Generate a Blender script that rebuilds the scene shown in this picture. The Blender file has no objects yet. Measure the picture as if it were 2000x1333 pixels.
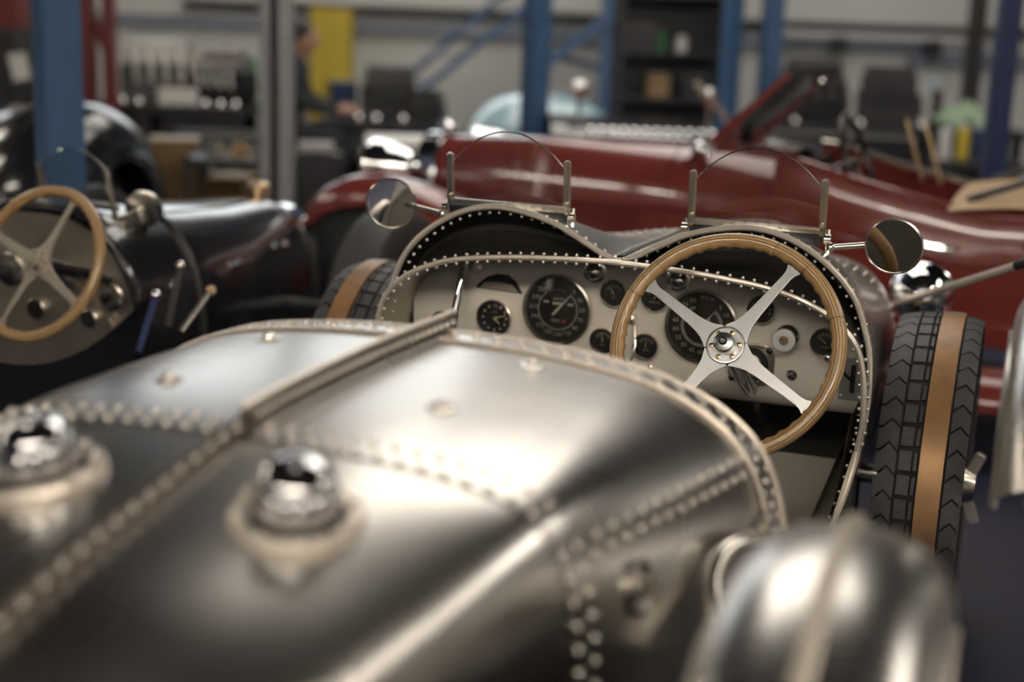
import bpy, bmesh, math, random
import numpy as np
from mathutils import Matrix, Vector, noise as mnoise
random.seed(7)
PI = math.pi
sc = bpy.context.scene
col = sc.collection

# ------------------------------------------------------------------ camera
CAM = np.array([.7486, -2.4973, 1.3192])
YAW, PIT, ROL, FPX = .3436, .2252, .0361, 2778.
_F = np.array([-math.sin(YAW) * math.cos(PIT), math.cos(YAW) * math.cos(PIT), -math.sin(PIT)])
_R = np.array([math.cos(YAW), math.sin(YAW), 0.])
_U = np.cross(_R, _F)
RC = _R * math.cos(ROL) + _U * math.sin(ROL)
UC = _U * math.cos(ROL) - _R * math.sin(ROL)
FH = np.array([-math.sin(YAW), math.cos(YAW), 0.])
cd = bpy.data.cameras.new('camera')
cd.sensor_width = 36.0
cd.lens = FPX * 36 / 2000
cd.clip_start = .05
cd.dof.use_dof = True
cd.dof.focus_distance = 2.60
cd.dof.aperture_fstop = 1.5
cd.dof.aperture_blades = 0
cam = bpy.data.objects.new('camera', cd)
col.objects.link(cam)
M = Matrix.Identity(4)
for i in range(3):
    M[i][0], M[i][1], M[i][2], M[i][3] = RC[i], UC[i], -_F[i], CAM[i]
cam.matrix_world = M
sc.camera = cam

# ------------------------------------------------------------------ light and exposure
world = bpy.data.worlds.new('world')
world.use_nodes = True
world.node_tree.nodes['Background'].inputs[0].default_value = (.62, .68, .75, 1)
world.node_tree.nodes['Background'].inputs[1].default_value = .0
sc.world = world
sc.view_settings.view_transform = 'Standard'
sc.view_settings.look = 'None'
sc.view_settings.exposure = 0.32
sc.view_settings.gamma = 1.0
sc.view_settings.use_curve_mapping = False
cy = sc.cycles             # keep light paths short: the hall is simple
cy.max_bounces = 5; cy.diffuse_bounces = 3; cy.glossy_bounces = 4; cy.transmission_bounces = 2; cy.transparent_max_bounces = 8
cy.caustics_reflective = False; cy.caustics_refractive = False
cy.adaptive_threshold = .05; cy.use_light_tree = False
TUBE_POWER = 50.0       # fluorescent tubes
DAY_POWER = 1.7         # frosted daylight panes
ROOF_POWER = 2.8
FRONT_POWER = .7
SIDE_POWER = 7.0

def ray(u, v):
    return _F + RC * (u - 1000) / FPX - UC * (v - 666.5) / FPX
def at(u, v, ax, val):          # image point -> point on an axis plane of the place
    d = ray(u, v); k = 'xyz'.index(ax)
    return CAM + d * ((val - CAM[k]) / d[k])
def dep(u, v, D):
    return CAM + ray(u, v) * D
def rp(u, w, z):                # hall coordinates (across, away, up) -> world
    p = CAM + _R * u + FH * w
    return np.array([p[0], p[1], z])
def atw(px, py, w):             # image point at a distance w down the hall -> hall coordinates
    d = ray(px, py); t = w / (d @ FH); p = d * t
    return np.array([p @ _R, w, CAM[2] + p[2]])

# ------------------------------------------------------------------ materials
MATS = {}
def nodes_of(name):
    m = bpy.data.materials.new(name); m.use_nodes = True
    nt = m.node_tree; b = nt.nodes['Principled BSDF']
    MATS[name] = m
    return m, nt, b
def setp(b, **k):
    al = dict(base='Base Color', metal='Metallic', rough='Roughness', coat='Coat Weight', crough='Coat Roughness',
              spec='Specular IOR Level', emit='Emission Color', power='Emission Strength', trans='Transmission Weight', ior='IOR', alpha='Alpha', aniso='Anisotropic')
    for n, v in k.items():
        if n in ('base', 'emit'): v = (*v, 1)
        b.inputs[al[n]].default_value = v
def mat(name, base, rough=.5, metal=0., var=.12, scale=8., bump=0., bscale=60., rvar=.0, stretch=None, **k):
    m, nt, b = nodes_of(name)
    setp(b, base=base, rough=rough, metal=metal, **k)
    N = nt.nodes; L = nt.links
    tc = N.new('ShaderNodeTexCoord'); mp = N.new('ShaderNodeMapping'); L.new(tc.outputs['Object'], mp.inputs[0])
    if stretch: mp.inputs['Scale'].default_value = stretch
    nz = N.new('ShaderNodeTexNoise'); nz.inputs['Scale'].default_value = scale; nz.inputs['Detail'].default_value = 3
    L.new(mp.outputs[0], nz.inputs['Vector'])
    if var:
        mx = N.new('ShaderNodeMix'); mx.data_type = 'RGBA'
        mx.inputs['A'].default_value = (*[c * (1 - var) for c in base], 1)
        mx.inputs['B'].default_value = (*[min(1, c * (1 + var)) for c in base], 1)
        L.new(nz.outputs['Fac'], mx.inputs['Factor']); L.new(mx.outputs['Result'], b.inputs['Base Color'])
    if rvar:
        mr = N.new('ShaderNodeMapRange'); mr.inputs['To Min'].default_value = rough - rvar; mr.inputs['To Max'].default_value = rough + rvar
        L.new(nz.outputs['Fac'], mr.inputs['Value']); L.new(mr.outputs[0], b.inputs['Roughness'])
    if bump:
        n2 = N.new('ShaderNodeTexNoise'); n2.inputs['Scale'].default_value = bscale; n2.inputs['Detail'].default_value = 3
        L.new(mp.outputs[0], n2.inputs['Vector'])
        bp = N.new('ShaderNodeBump'); bp.inputs['Strength'].default_value = bump; bp.inputs['Distance'].default_value = .02
        L.new(n2.outputs['Fac'], bp.inputs['Height']); L.new(bp.outputs[0], b.inputs['Normal'])
    return m
def emission(name, colr, power):
    m, nt, b = nodes_of(name); setp(b, base=(.8, .8, .8), emit=colr, power=power, rough=.6)
    return m
def thin_glass(name, tint=(.96, .97, .96), extra=.03):
    m = bpy.data.materials.new(name); m.use_nodes = True; MATS[name] = m
    nt = m.node_tree; N = nt.nodes; L = nt.links
    for n in list(N): N.remove(n)
    out = N.new('ShaderNodeOutputMaterial'); mx = N.new('ShaderNodeMixShader')
    tr = N.new('ShaderNodeBsdfTransparent'); tr.inputs[0].default_value = (*tint, 1)
    gl = N.new('ShaderNodeBsdfGlossy'); gl.inputs['Roughness'].default_value = .01
    fr = N.new('ShaderNodeFresnel'); fr.inputs['IOR'].default_value = 1.45
    ad = N.new('ShaderNodeMath'); ad.operation = 'ADD'; ad.inputs[1].default_value = extra
    L.new(fr.outputs[0], ad.inputs[0]); L.new(ad.outputs[0], mx.inputs[0])
    L.new(tr.outputs[0], mx.inputs[1]); L.new(gl.outputs[0], mx.inputs[2]); L.new(mx.outputs[0], out.inputs[0])
    return m

mat('aluminium', (.66, .63, .59), .28, 1., var=.10, scale=5, rvar=.04, bump=.02, bscale=6)
mat('aluminium_edge', (.78, .70, .60), .34, .5, var=.08, scale=30)
mat('aluminium_dash', (.86, .79, .69), .46, .18, var=.05, scale=40, stretch=(1, 1, 12))
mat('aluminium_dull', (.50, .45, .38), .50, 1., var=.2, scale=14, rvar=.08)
mat('aluminium_polish', (.66, .66, .66), .30, 1., var=.06, scale=60, stretch=(8, 1, 1))
mat('rivet_metal', (.90, .84, .76), .22, .65, var=.05, scale=30)
mat('chrome', (.86, .86, .87), .06, 1., var=0)
mat('nickel', (.82, .77, .68), .22, 1., var=.1, scale=30)
mat('mirror_glass', (.92, .92, .92), .015, 1., var=0)
mat('black_paint', (.014, .014, .017), .22, 0, var=.1, coat=1., crough=.03)
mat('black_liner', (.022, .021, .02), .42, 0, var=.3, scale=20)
mat('black_plastic', (.012, .012, .013), .35, 0, var=.2)
mat('dial_black', (.017, .016, .016), .45, 0, var=.1, scale=50)
mat('dial_white', (.72, .70, .64), .6, 0, var=.04)
mat('dial_cream', (.75, .62, .42), .6, 0, var=.04)
mat('dial_red', (.6, .08, .04), .6, 0, var=.04)
mat('porcelain', (.80, .80, .79), .25, 0, var=.02, coat=.5)
mat('brass', (.85, .62, .36), .3, 1., var=.1, scale=60)
mat('rubber', (.055, .055, .058), .52, 0, var=.3, scale=40, bump=.15, bscale=180)
mat('rubber_groove', (.016, .016, .017), .8, 0, var=.2)
mat('red_paint', (.19, .032, .026), .25, 0, var=.08, coat=1., crough=.03)
mat('red_dull', (.16, .022, .02), .45, 0, var=.2)
mat('tan_leather', (.50, .34, .19), .55, 0, var=.15, scale=20, bump=.2)
mat('blue_steel', (.060, .130, .26), .42, 0, var=.15, scale=10)
mat('navy_steel', (.018, .03, .10), .45, 0, var=.15, scale=10)
mat('grey_steel', (.33, .34, .35), .4, .3, var=.15, scale=10)
mat('dark_steel', (.036, .036, .04), .45, .2, var=.3, scale=10)
mat('fin_metal', (.15, .125, .10), .45, .6, var=.2, scale=20)
mat('iron', (.10, .10, .10), .4, .7, var=.4, scale=15)
mat('cast_alu', (.55, .54, .52), .4, .8, var=.25, scale=15)
mat('wall_paint', (.70, .71, .68), .7, 0, var=.06, scale=1.2)
mat('wall_grey', (.40, .41, .41), .7, 0, var=.06, scale=1.2)
mat('wall_stripe', (.22, .25, .31), .6, 0, var=.1, scale=3)
mat('ceiling_paint', (.045, .042, .04), .8, 0, var=.2, scale=2)
mat('floor_paint', (.010, .015, .040), .45, 0, var=.35, scale=2.5, rvar=.1)
mat('grey_hide', (.27, .24, .20), .7, 0, var=.2, scale=12)
mat('concrete', (.11, .10, .095), .7, 0, var=.2, scale=3)
mat('cardboard', (.36, .24, .13), .8, 0, var=.12, scale=6)
mat('ochre_paint', (.17, .10, .035), .5, 0, var=.2, scale=6)
mat('yellow_paint', (.62, .47, .05), .5, 0, var=.08, scale=4)
mat('white_paper', (.75, .75, .72), .8, 0, var=.05)
mat('pale_blue_paint', (.38, .56, .63), .25, 0, var=.05, coat=1., crough=.05)
mat('wood_bench', (.23, .15, .09), .6, 0, var=.3, scale=4, stretch=(1, 8, 8))
mat('cloth_dark', (.028, .029, .034), .85, 0, var=.3, scale=30)
mat('cloth_blue', (.03, .05, .12), .85, 0, var=.3, scale=30)
mat('cloth_green', (.30, .42, .28), .85, 0, var=.2, scale=20)
mat('cloth_sky', (.25, .42, .50), .85, 0, var=.2, scale=20)
mat('skin', (.52, .30, .22), .5, 0, var=.08, scale=20)
mat('hair', (.02, .015, .012), .6, 0, var=.3, scale=60)
mat('plastic_white', (.7, .7, .7), .4, 0, var=.05)
mat('plastic_orange', (.6, .2, .05), .4, 0, var=.05)
mat('plastic_green', (.06, .25, .09), .4, 0, var=.05)
emission('tube_light', (1., .90, .76), TUBE_POWER)
emission('day_pane', (.90, .96, 1.), DAY_POWER)
emission('front_pane', (1., .93, .83), FRONT_POWER)
emission('side_pane', (1., .93, .84), SIDE_POWER)
emission('roof_pane', (1., .93, .84), ROOF_POWER)
thin_glass('clear_glass'); thin_glass('gauge_glass', (.93, .92, .90), .04)

def wood_material():
    m, nt, b = nodes_of('rim_wood'); N = nt.nodes; L = nt.links
    tc = N.new('ShaderNodeTexCoord'); sp = N.new('ShaderNodeSeparateXYZ'); L.new(tc.outputs['UV'], sp.inputs[0])
    nz = N.new('ShaderNodeTexNoise'); nz.inputs['Scale'].default_value = 6; nz.inputs['Detail'].default_value = 4
    mp = N.new('ShaderNodeMapping'); mp.inputs['Scale'].default_value = (1.2, 1.5, 1); L.new(tc.outputs['UV'], mp.inputs[0]); L.new(mp.outputs[0], nz.inputs['Vector'])
    wv = N.new('ShaderNodeMath'); wv.operation = 'MULTIPLY_ADD'; wv.inputs[1].default_value = .03; L.new(nz.outputs['Fac'], wv.inputs[0]); L.new(sp.outputs['Y'], wv.inputs[2])
    cr = N.new('ShaderNodeValToRGB'); L.new(wv.outputs[0], cr.inputs[0])
    base = (.42, .25, .105, 1); dark = (.035, .018, .009, 1); lite = (.60, .42, .22, 1)
    el = cr.color_ramp.elements; el[0].position = 0; el[0].color = base; el[1].position = 1; el[1].color = base
    for p, c in ((.085, base), (.098, dark), (.112, lite), (.145, base), (.158, dark), (.172, lite), (.205, base), (.218, dark), (.232, lite), (.265, base), (.278, dark), (.292, lite), (.325, base), (.338, dark), (.352, base)):
        e = el.new(p); e.color = c
    n2 = N.new('ShaderNodeTexNoise'); n2.inputs['Scale'].default_value = 9; n2.inputs['Detail'].default_value = 6
    m2 = N.new('ShaderNodeMapping'); m2.inputs['Scale'].default_value = (2.5, 14, 1); L.new(tc.outputs['UV'], m2.inputs[0]); L.new(m2.outputs[0], n2.inputs['Vector'])
    mr = N.new('ShaderNodeMapRange'); mr.inputs['To Min'].default_value = .55; mr.inputs['To Max'].default_value = 1.35; L.new(n2.outputs['Fac'], mr.inputs['Value'])
    mx = N.new('ShaderNodeMix'); mx.data_type = 'RGBA'; mx.blend_type = 'MULTIPLY'; mx.inputs['Factor'].default_value = 1
    L.new(cr.outputs[0], mx.inputs['A']); L.new(mr.outputs[0], mx.inputs['B']); L.new(mx.outputs['Result'], b.inputs['Base Color'])
    setp(b, rough=.32, coat=.4, crough=.15)
wood_material()
def band_material():            # worn bronze strip with a grey-brown patina
    m, nt, b = nodes_of('bronze_band'); N = nt.nodes; L = nt.links
    tc = N.new('ShaderNodeTexCoord'); nz = N.new('ShaderNodeTexNoise'); nz.inputs['Scale'].default_value = 7; nz.inputs['Detail'].default_value = 7; nz.inputs['Roughness'].default_value = .62
    L.new(tc.outputs['Object'], nz.inputs['Vector'])
    cr = N.new('ShaderNodeValToRGB'); L.new(nz.outputs['Fac'], cr.inputs[0])
    el = cr.color_ramp.elements; el[0].position = .30; el[0].color = (.15, .11, .08, 1); el[1].position = .72; el[1].color = (.46, .25, .10, 1)
    e = el.new(.5); e.color = (.34, .19, .09, 1)
    L.new(cr.outputs[0], b.inputs['Base Color']); setp(b, rough=.42, metal=.35)
band_material()

# ------------------------------------------------------------------ lettering (made first, cached as plain meshes)
GLYPH = {}
def glyph(s):
    if s in GLYPH: return GLYPH[s]
    cu = bpy.data.curves.new('t', 'FONT'); cu.body = s; cu.align_x = 'CENTER'; cu.align_y = 'CENTER'; cu.size = 1; cu.resolution_u = 2
    ob = bpy.data.objects.new('t', cu); col.objects.link(ob)
    dg = bpy.context.evaluated_depsgraph_get()
    me = bpy.data.meshes.new_from_object(ob.evaluated_get(dg))
    r = ([tuple(v.co) for v in me.vertices], [tuple(p.vertices) for p in me.polygons])
    bpy.data.objects.remove(ob); bpy.data.curves.remove(cu); bpy.data.meshes.remove(me)
    GLYPH[s] = r
    return r

# ------------------------------------------------------------------ mesh helpers
def frame(n, up=(0, 0, 1)):
    n = Vector(n).normalized(); up = Vector(up)
    x = up.cross(n)
    if x.length < 1e-4: x = Vector((1, 0, 0)).cross(n)
    x.normalize(); y = n.cross(x)
    return x, y, n
class MB:
    def __init__(s): s.v = []; s.f = []; s.uv = None
    def add(s, vs, fs):
        o = len(s.v); s.v += [tuple(map(float, p)) for p in vs]; s.f += [tuple(i + o for i in q) for q in fs]; return s
    def box(s, c, d, rot=None):
        vs = []
        for i in (-1, 1):
            for j in (-1, 1):
                for k in (-1, 1):
                    p = Vector((i * d[0] / 2, j * d[1] / 2, k * d[2] / 2))
                    if rot is not None: p = rot @ p
                    vs.append((p.x + c[0], p.y + c[1], p.z + c[2]))
        return s.add(vs, [(0, 1, 3, 2), (4, 6, 7, 5), (0, 4, 5, 1), (2, 3, 7, 6), (0, 2, 6, 4), (1, 5, 7, 3)])
    def beam(s, a, b, w, h, up=(0, 0, 1)):
        a = Vector(a); b = Vector(b); n = (b - a); L = n.length
        x, y, n = frame(n, up); R = Matrix((x, y, n)).transposed()
        return s.box((a + b) / 2, (w, h, L), R)
    def tube(s, path, r, n=10, closed=False, caps=True, radii=None):
        P = [Vector(p) for p in path]; m = len(P); rings = []; prev = None
        for i in range(m):
            if closed: t = P[(i + 1) % m] - P[i - 1]
            else: t = P[min(i + 1, m - 1)] - P[max(i - 1, 0)]
            t.normalize()
            if prev is None:
                x, y, _ = frame(t, (0, 0, 1) if abs(t.z) < .95 else (0, 1, 0))
            else:
                x = prev - t * prev.dot(t); x.normalize(); y = t.cross(x)
            prev = x; rr = radii[i] if radii else r
            rings.append([P[i] + (x * math.cos(2 * PI * k / n) + y * math.sin(2 * PI * k / n)) * rr for k in range(n)])
        vs = [p for g in rings for p in g]; fs = []
        for i in range(m if closed else m - 1):
            j = (i + 1) % m
            for k in range(n):
                fs.append((i * n + k, i * n + (k + 1) % n, j * n + (k + 1) % n, j * n + k))
        if caps and not closed:
            fs.append(tuple(range(n))[::-1]); fs.append(tuple((m - 1) * n + k for k in range(n)))
        return s.add(vs, fs)
    def cyl(s, a, b, r, n=16, r2=None):
        return s.tube([a, b], r, n, radii=[r, r if r2 is None else r2])
    def lathe(s, prof, o=(0, 0, 0), axis=(0, 0, 1), n=24, up=(0, 0, 1), flute=None):
        x, y, a = frame(axis, up if abs(Vector(axis).normalized().dot(Vector(up))) < .95 else (0, 1, 0)); o = Vector(o); vs = []; fs = []
        for (r, h) in prof:
            for k in range(n):
                t = 2 * PI * k / n; rr = max(r, 1e-5) * (flute(t, h) if flute else 1)
                vs.append(o + a * h + (x * math.cos(t) + y * math.sin(t)) * rr)
        for i in range(len(prof) - 1):
            for k in range(n):
                fs.append((i * n + k, i * n + (k + 1) % n, (i + 1) * n + (k + 1) % n, (i + 1) * n + k))
        if prof[0][0] > 1e-4: fs.append(tuple(range(n))[::-1])
        if prof[-1][0] > 1e-4: fs.append(tuple((len(prof) - 1) * n + k for k in range(n)))
        return s.add(vs, fs)
    def grid(s, G, cu=False, cv=False):
        a = len(G); b = len(G[0]); vs = [p for r in G for p in r]; fs = []
        for i in range(a if cu else a - 1):
            for j in range(b if cv else b - 1):
                i2 = (i + 1) % a; j2 = (j + 1) % b
                fs.append((i * b + j, i2 * b + j, i2 * b + j2, i * b + j2))
        return s.add(vs, fs)
    def prism(s, pts, o, X, Y, N, d0, d1):      # outline in the X,Y plane extruded along N
        o = Vector(o); X = Vector(X); Y = Vector(Y); N = Vector(N); n = len(pts)
        vs = [o + X * p[0] + Y * p[1] + N * d for d in (d0, d1) for p in pts]
        fs = [tuple(range(n))[::-1], tuple(range(n, 2 * n))] + [(k, (k + 1) % n, n + (k + 1) % n, n + k) for k in range(n)]
        return s.add(vs, fs)
    def ball(s, c, r, n=14, m=8, sc3=(1, 1, 1)):
        vs = []; fs = []; c = Vector(c)
        for i in range(m + 1):
            t = PI * i / m
            for k in range(n):
                p = 2 * PI * k / n
                vs.append(c + Vector((math.sin(t) * math.cos(p) * r * sc3[0], math.sin(t) * math.sin(p) * r * sc3[1], math.cos(t) * r * sc3[2])))
        for i in range(m):
            for k in range(n): fs.append((i * n + k, i * n + (k + 1) % n, (i + 1) * n + (k + 1) % n, (i + 1) * n + k))
        return s.add(vs, fs)
    def text(s, t, o, X, Y, size):
        vs, fs = glyph(t); o = Vector(o); X = Vector(X); Y = Vector(Y)
        return s.add([o + X * v[0] * size + Y * v[1] * size for v in vs], fs)
    def mesh(s, name, material, bevel=0., smooth=True, angle=38):
        me = bpy.data.meshes.new(name)
        bm = bmesh.new()
        bv = [bm.verts.new(p) for p in s.v]
        for q in s.f:
            try: bm.faces.new([bv[i] for i in q])
            except ValueError: pass
        bmesh.ops.remove_doubles(bm, verts=bm.verts, dist=1e-6)
        if bevel: bmesh.ops.bevel(bm, geom=list(bm.edges), offset=bevel, segments=2, affect='EDGES', clamp_overlap=True)
        bmesh.ops.recalc_face_normals(bm, faces=bm.faces)
        bm.to_mesh(me); bm.free()
        if smooth:
            me.polygons.foreach_set('use_smooth', [True] * len(me.polygons))
            me.set_sharp_from_angle(angle=math.radians(angle))
        me.materials.append(MATS[material])
        return me
    def build(s, name, material, parent=None, **k):
        return link(name, s.mesh(name, material, **k), parent)
def link(name, data, parent=None):
    o = bpy.data.objects.new(name, data); col.objects.link(o)
    if parent: o.parent = parent
    return o
def tag(o, label, cat, group=None):
    o['label'] = label; o['category'] = cat
    if group: o['group'] = group
    return o
def thing(name, label, cat, loc=(0, 0, 0), rz=0, group=None):
    o = bpy.data.objects.new(name, None); col.objects.link(o); o.empty_display_size = .1
    o.location = tuple(loc); o.rotation_euler = (0, 0, rz)
    return tag(o, label, cat, group)
def hall_thing(name, label, cat, u, w, z=0, rz=0, group=None):
    return thing(name, label, cat, rp(u, w, z), YAW + rz, group)
def struct(o):
    o['kind'] = 'structure'; return o
def copy_tree(o, parent=None):
    c = o.copy(); col.objects.link(c); c.parent = parent
    for ch in list(o.children): copy_tree(ch, c)
    return c
def crom(K, t):                 # Catmull-Rom through key points, t in 0..len-1
    K = np.asarray(K, float); n = len(K); i = min(int(t), n - 2); u = t - i
    p0 = K[i - 1] if i > 0 else 2 * K[0] - K[1]; p3 = K[i + 2] if i + 2 < n else 2 * K[-1] - K[-2]
    p1, p2 = K[i], K[i + 1]
    return .5 * ((2 * p1) + (p2 - p0) * u + (2 * p0 - 5 * p1 + 4 * p2 - p3) * u * u + (3 * p1 - p0 - 3 * p2 + p3) * u ** 3)
def spline(K, n):
    return [crom(K, t) for t in np.linspace(0, len(K) - 1, n)]
def resample(P, step):
    P = np.asarray(P); d = np.r_[0, np.cumsum(np.linalg.norm(np.diff(P, axis=0), axis=1))]
    n = max(2, int(round(d[-1] / step)) + 1)
    q = np.linspace(0, d[-1], n)
    return np.stack([np.interp(q, d, P[:, k]) for k in range(P.shape[1])], 1)

# ================================================================== THE HALL
U0, U1, W0, W1, ZC = -9.0, 8.5, -6.5, 12.5, 5.2
def hall_box(name, material, c, d, parent=None, bevel=0):
    mb = MB().box((0, 0, 0), d); o = mb.build(name, material, parent, bevel=bevel)
    o.location = tuple(rp(*c)); o.rotation_euler = (0, 0, YAW)
    return o
struct(hall_box('floor', 'floor_paint', ((U0 + U1) / 2, (W0 + W1) / 2, -.05), (U1 - U0, W1 - W0, .1)))
struct(hall_box('ceiling', 'ceiling_paint', ((U0 + U1) / 2, (W0 + W1) / 2, ZC + .05), (U1 - U0, W1 - W0, .1)))
wb = struct(hall_box('wall_back', 'wall_paint', ((U0 + U1) / 2, W1 + .1, ZC / 2), (U1 - U0, .2, ZC)))
struct(hall_box('wall_left', 'concrete', (U0 - .1, (W0 + W1) / 2, ZC / 2), (.2, W1 - W0, ZC)))
struct(hall_box('wall_right', 'concrete', (U1 + .1, (W0 + W1) / 2, ZC / 2), (.2, W1 - W0, ZC)))
struct(hall_box('wall_front', 'concrete', ((U0 + U1) / 2, W0 - .1, ZC / 2), (U1 - U0, .2, ZC)))
def hall_window(n, kind, c, d, nx, ny, axis):
    # frame with separate frosted panes; axis 'w' faces down the hall, 'u' faces across it, 'z' is a roof light
    fr = MB(); a, b = d
    def place(p, q, th):
        if axis == 'w': return (p, 0, q), th
        if axis == 'u': return (0, p, q), (th[1], th[0], th[2])
        return (p, q, 0), (th[0], th[2], th[1])
    t = .06
    for i in range(nx + 1):
        cc, dd = place(-a / 2 + a * i / nx, 0, (t, .08, b + t)); fr.box(cc, dd)
    for j in range(ny + 1):
        cc, dd = place(0, -b / 2 + b * j / ny, (a + t, .08, t)); fr.box(cc, dd)
    o = fr.build('window_%d' % n, 'grey_steel'); o.location = tuple(rp(*c)); o.rotation_euler = (0, 0, YAW); struct(o)
    pm = {}
    for i in range(nx):
        for j in range(ny):
            cc, dd = place(0, 0, (a / nx - t, .02, b / ny - t))
            if 'm' not in pm: pm['m'] = MB().box((0, 0, 0), dd).mesh('pane', kind, smooth=False)
            p = link('pane', pm['m'], o)
            cc, _ = place(-a / 2 + a * (i + .5) / nx, -b / 2 + b * (j + .5) / ny, (1, 1, 1)); p.location = cc
# daylight: frosted windows high in the far wall, small ones at the right, roof lights
hall_window(1, 'day_pane', (-2.3, W1 - .05, 3.2), (4.4, 2.2), 7, 3, 'w')
hall_window(2, 'day_pane', (U1 - .05, 9.4, 2.75), (1.8, .3), 3, 1, 'u')
hall_window(3, 'front_pane', (.0, W0 + .05, 3.1), (8.4, 2.0), 10, 2, 'w')
hall_window(4, 'roof_pane', (.85, 8.3, ZC - .03), (3.4, 6.6), 4, 7, 'z')
hall_window(5, 'side_pane', (7.1, 3.6, ZC - .03), (1.8, 3.2), 2, 4, 'z')
hall_window(6, 'front_pane', (.0, -4.2, ZC - .03), (6.0, 2.6), 6, 3, 'z')
# far wall dressing, and an added dark panel out of view
hall_box('trim_1', 'wall_stripe', (-1.2, W1 - .03, 1.17), (9.5, .05, .10)); bpy.data.objects['trim_1']['kind'] = 'structure'
struct(hall_box('trim_2', 'wall_stripe', (4.6, W1 - .03, 1.08), (2.6, .05, .13)))
struct(hall_box('reflection_darkener', 'ceiling_paint', (4.5, W1 - .06, 3.6), (7.9, .1, 3.1)))  # unseen dark panel added to darken what the tail deck reflects
struct(hall_box('trim_3', 'dark_steel', (2.6, W1 - .04, 1.32), (11.0, .08, .07)))

# fluorescent fittings hung in rows below the ceiling
def make_light():
    t = thing('strip_light', '', 'ceiling light')
    MB().box((0, 0, .045), (1.6, .16, .05)).build('housing', 'plastic_white', t, bevel=.008)
    m = MB().cyl((-.75, 0, 0), (.75, 0, 0), .019, 8).mesh('tube', 'tube_light')
    for s in (-.045, .045):
        o = link('tube', m, t); o.location = (0, s, 0)
    MB().cyl((-.6, 0, .07), (-.6, 0, ZC - 3.9), .006, 6).build('hanger', 'grey_steel', t)
    MB().cyl((.6, 0, .07), (.6, 0, ZC - 3.9), .006, 6).build('hanger', 'grey_steel', t)
    return t
lp = make_light(); first = True
for u, w in [(u_, -2.9) for u_ in (-4.3, -2.6, -.9, .8, 2.5, 4.2)] + [(u_, -3.3) for u_ in (-3.4, -1.7, .0, 1.7, 3.4)] + [(-6.2, 2.0), (4.2, .6), (-6.2, 5.2), (-6.2, 8.2)]:
    if True:
        o = lp if first else copy_tree(lp); first = False
        o.location = tuple(rp(u, w, 3.9)); o.rotation_euler = (0, 0, YAW)
        o['label'] = 'long twin-tube fluorescent light hung from the workshop ceiling'; o['group'] = 'fluorescent ceiling lights'

# ================================================================== THE RIVETED ALUMINIUM CAR
car = thing('racing_car', 'bare riveted aluminium vintage racing car with wood-rimmed steering wheel, in the foreground', 'car')
RIV = []                        # (position, normal)
# ---- tail
TY = [-.69, -.96, -1.231, -1.43, -1.62, -1.98, -2.28]
T0 = [(0, .880), (.1, .878), (.18, .873), (.286, .859), (.358, .838), (.408, .812), (.444, .780), (.468, .742), (.485, .69), (.495, .62), (.50, .48), (.48, .22)]
T2 = [(0, .882), (.09, .880), (.17, .876), (.246, .868), (.305, .856), (.340, .838), (.360, .812), (.372, .78), (.381, .74), (.388, .67), (.392, .48), (.37, .22)]
T1 = [((a[0] + b[0]) / 2 * 1.015, (a[1] + b[1]) / 2 + .006) for a, b in zip(T0, T2)]
T3 = [(0, .852), (.075, .850), (.14, .845), (.205, .835), (.258, .820), (.290, .800), (.308, .775), (.319, .742), (.328, .70), (.335, .63), (.338, .46), (.32, .22)]
T4 = [(0, .812), (.06, .810), (.115, .804), (.168, .793), (.21, .777), (.236, .756), (.252, .73), (.262, .70), (.27, .655), (.276, .59), (.278, .44), (.26, .22)]
T5 = [(x * .55, .22 + (z - .22) * .84) for x, z in T4]
T6 = [(x * .12, .22 + (z - .22) * .64) for x, z in T4]
TS = np.array([T0, T1, T2, T3, T4, T5, T6])
def ysec(y):
    i = 0
    while i < len(TY) - 2 and y < TY[i + 1]: i += 1
    u = (TY[i] - y) / (TY[i] - TY[i + 1])
    return crom(TS.reshape(len(TY), -1), i + u).reshape(-1, 2)
_sc = {}
def tail(s, y, side=1):         # s: 0 crown .. 11 sill
    k = round(y, 5)
    if k not in _sc: _sc[k] = ysec(y)
    p = crom(_sc[k], s)
    return np.array([side * p[0], y, p[1]])
def tail_n(s, y, side=1):
    e = .02
    a = tail(min(s + e, 11), y, 1) - tail(max(s - e, 0), y, 1); b = tail(s, y - e, 1) - tail(s, y + e, 1)
    n = np.cross(a, b); n /= np.linalg.norm(n)
    if n[0] * 1 + n[2] < 0: n = -n
    return np.array([side * n[0], n[1], n[2]])
def tail_patch(name, s0, s1, y0, y1, side, ns, ny, off=0., material='aluminium', lip=.0):
    G = [[tail(s, y, side) + tail_n(s, y, side) * off for s in np.linspace(s0, s1, ns)] for y in np.linspace(y0, y1, ny)]
    return MB().grid(G).build(name, material, car, angle=60)
for sd in (1, -1):
    tail_patch('tail_deck_panel', 0, 6.4, -.69, -1.231, sd, 44, 26)
    tail_patch('tail_side_panel', 6.4, 11, -.69, -1.231, sd, 26, 20, -.0015)
    tail_patch('tail_rear_panel', 0, 11, -1.231, -2.28, sd, 60, 40)
    tail_patch('joint_strip', 0, 10.5, -.682, -.746, sd, 60, 3, .0022)
    tail_patch('joint_strip', 0, 10.5, -1.212, -1.252, sd, 60, 3, .0022)
    e = [tail(s, -.747, sd) + tail_n(s, -.747, sd) * .003 for s in np.linspace(.15, 9.5, 70)]
    MB().tube(e, .0032, 6).build('edge_bead', 'aluminium_edge', car)
    e = [tail(s, -.682, sd) + tail_n(s, -.69, sd) * .001 for s in np.linspace(.05, 10.5, 70)]
    MB().tube(e, .0048, 6).build('edge_bead', 'aluminium_edge', car)
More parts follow.
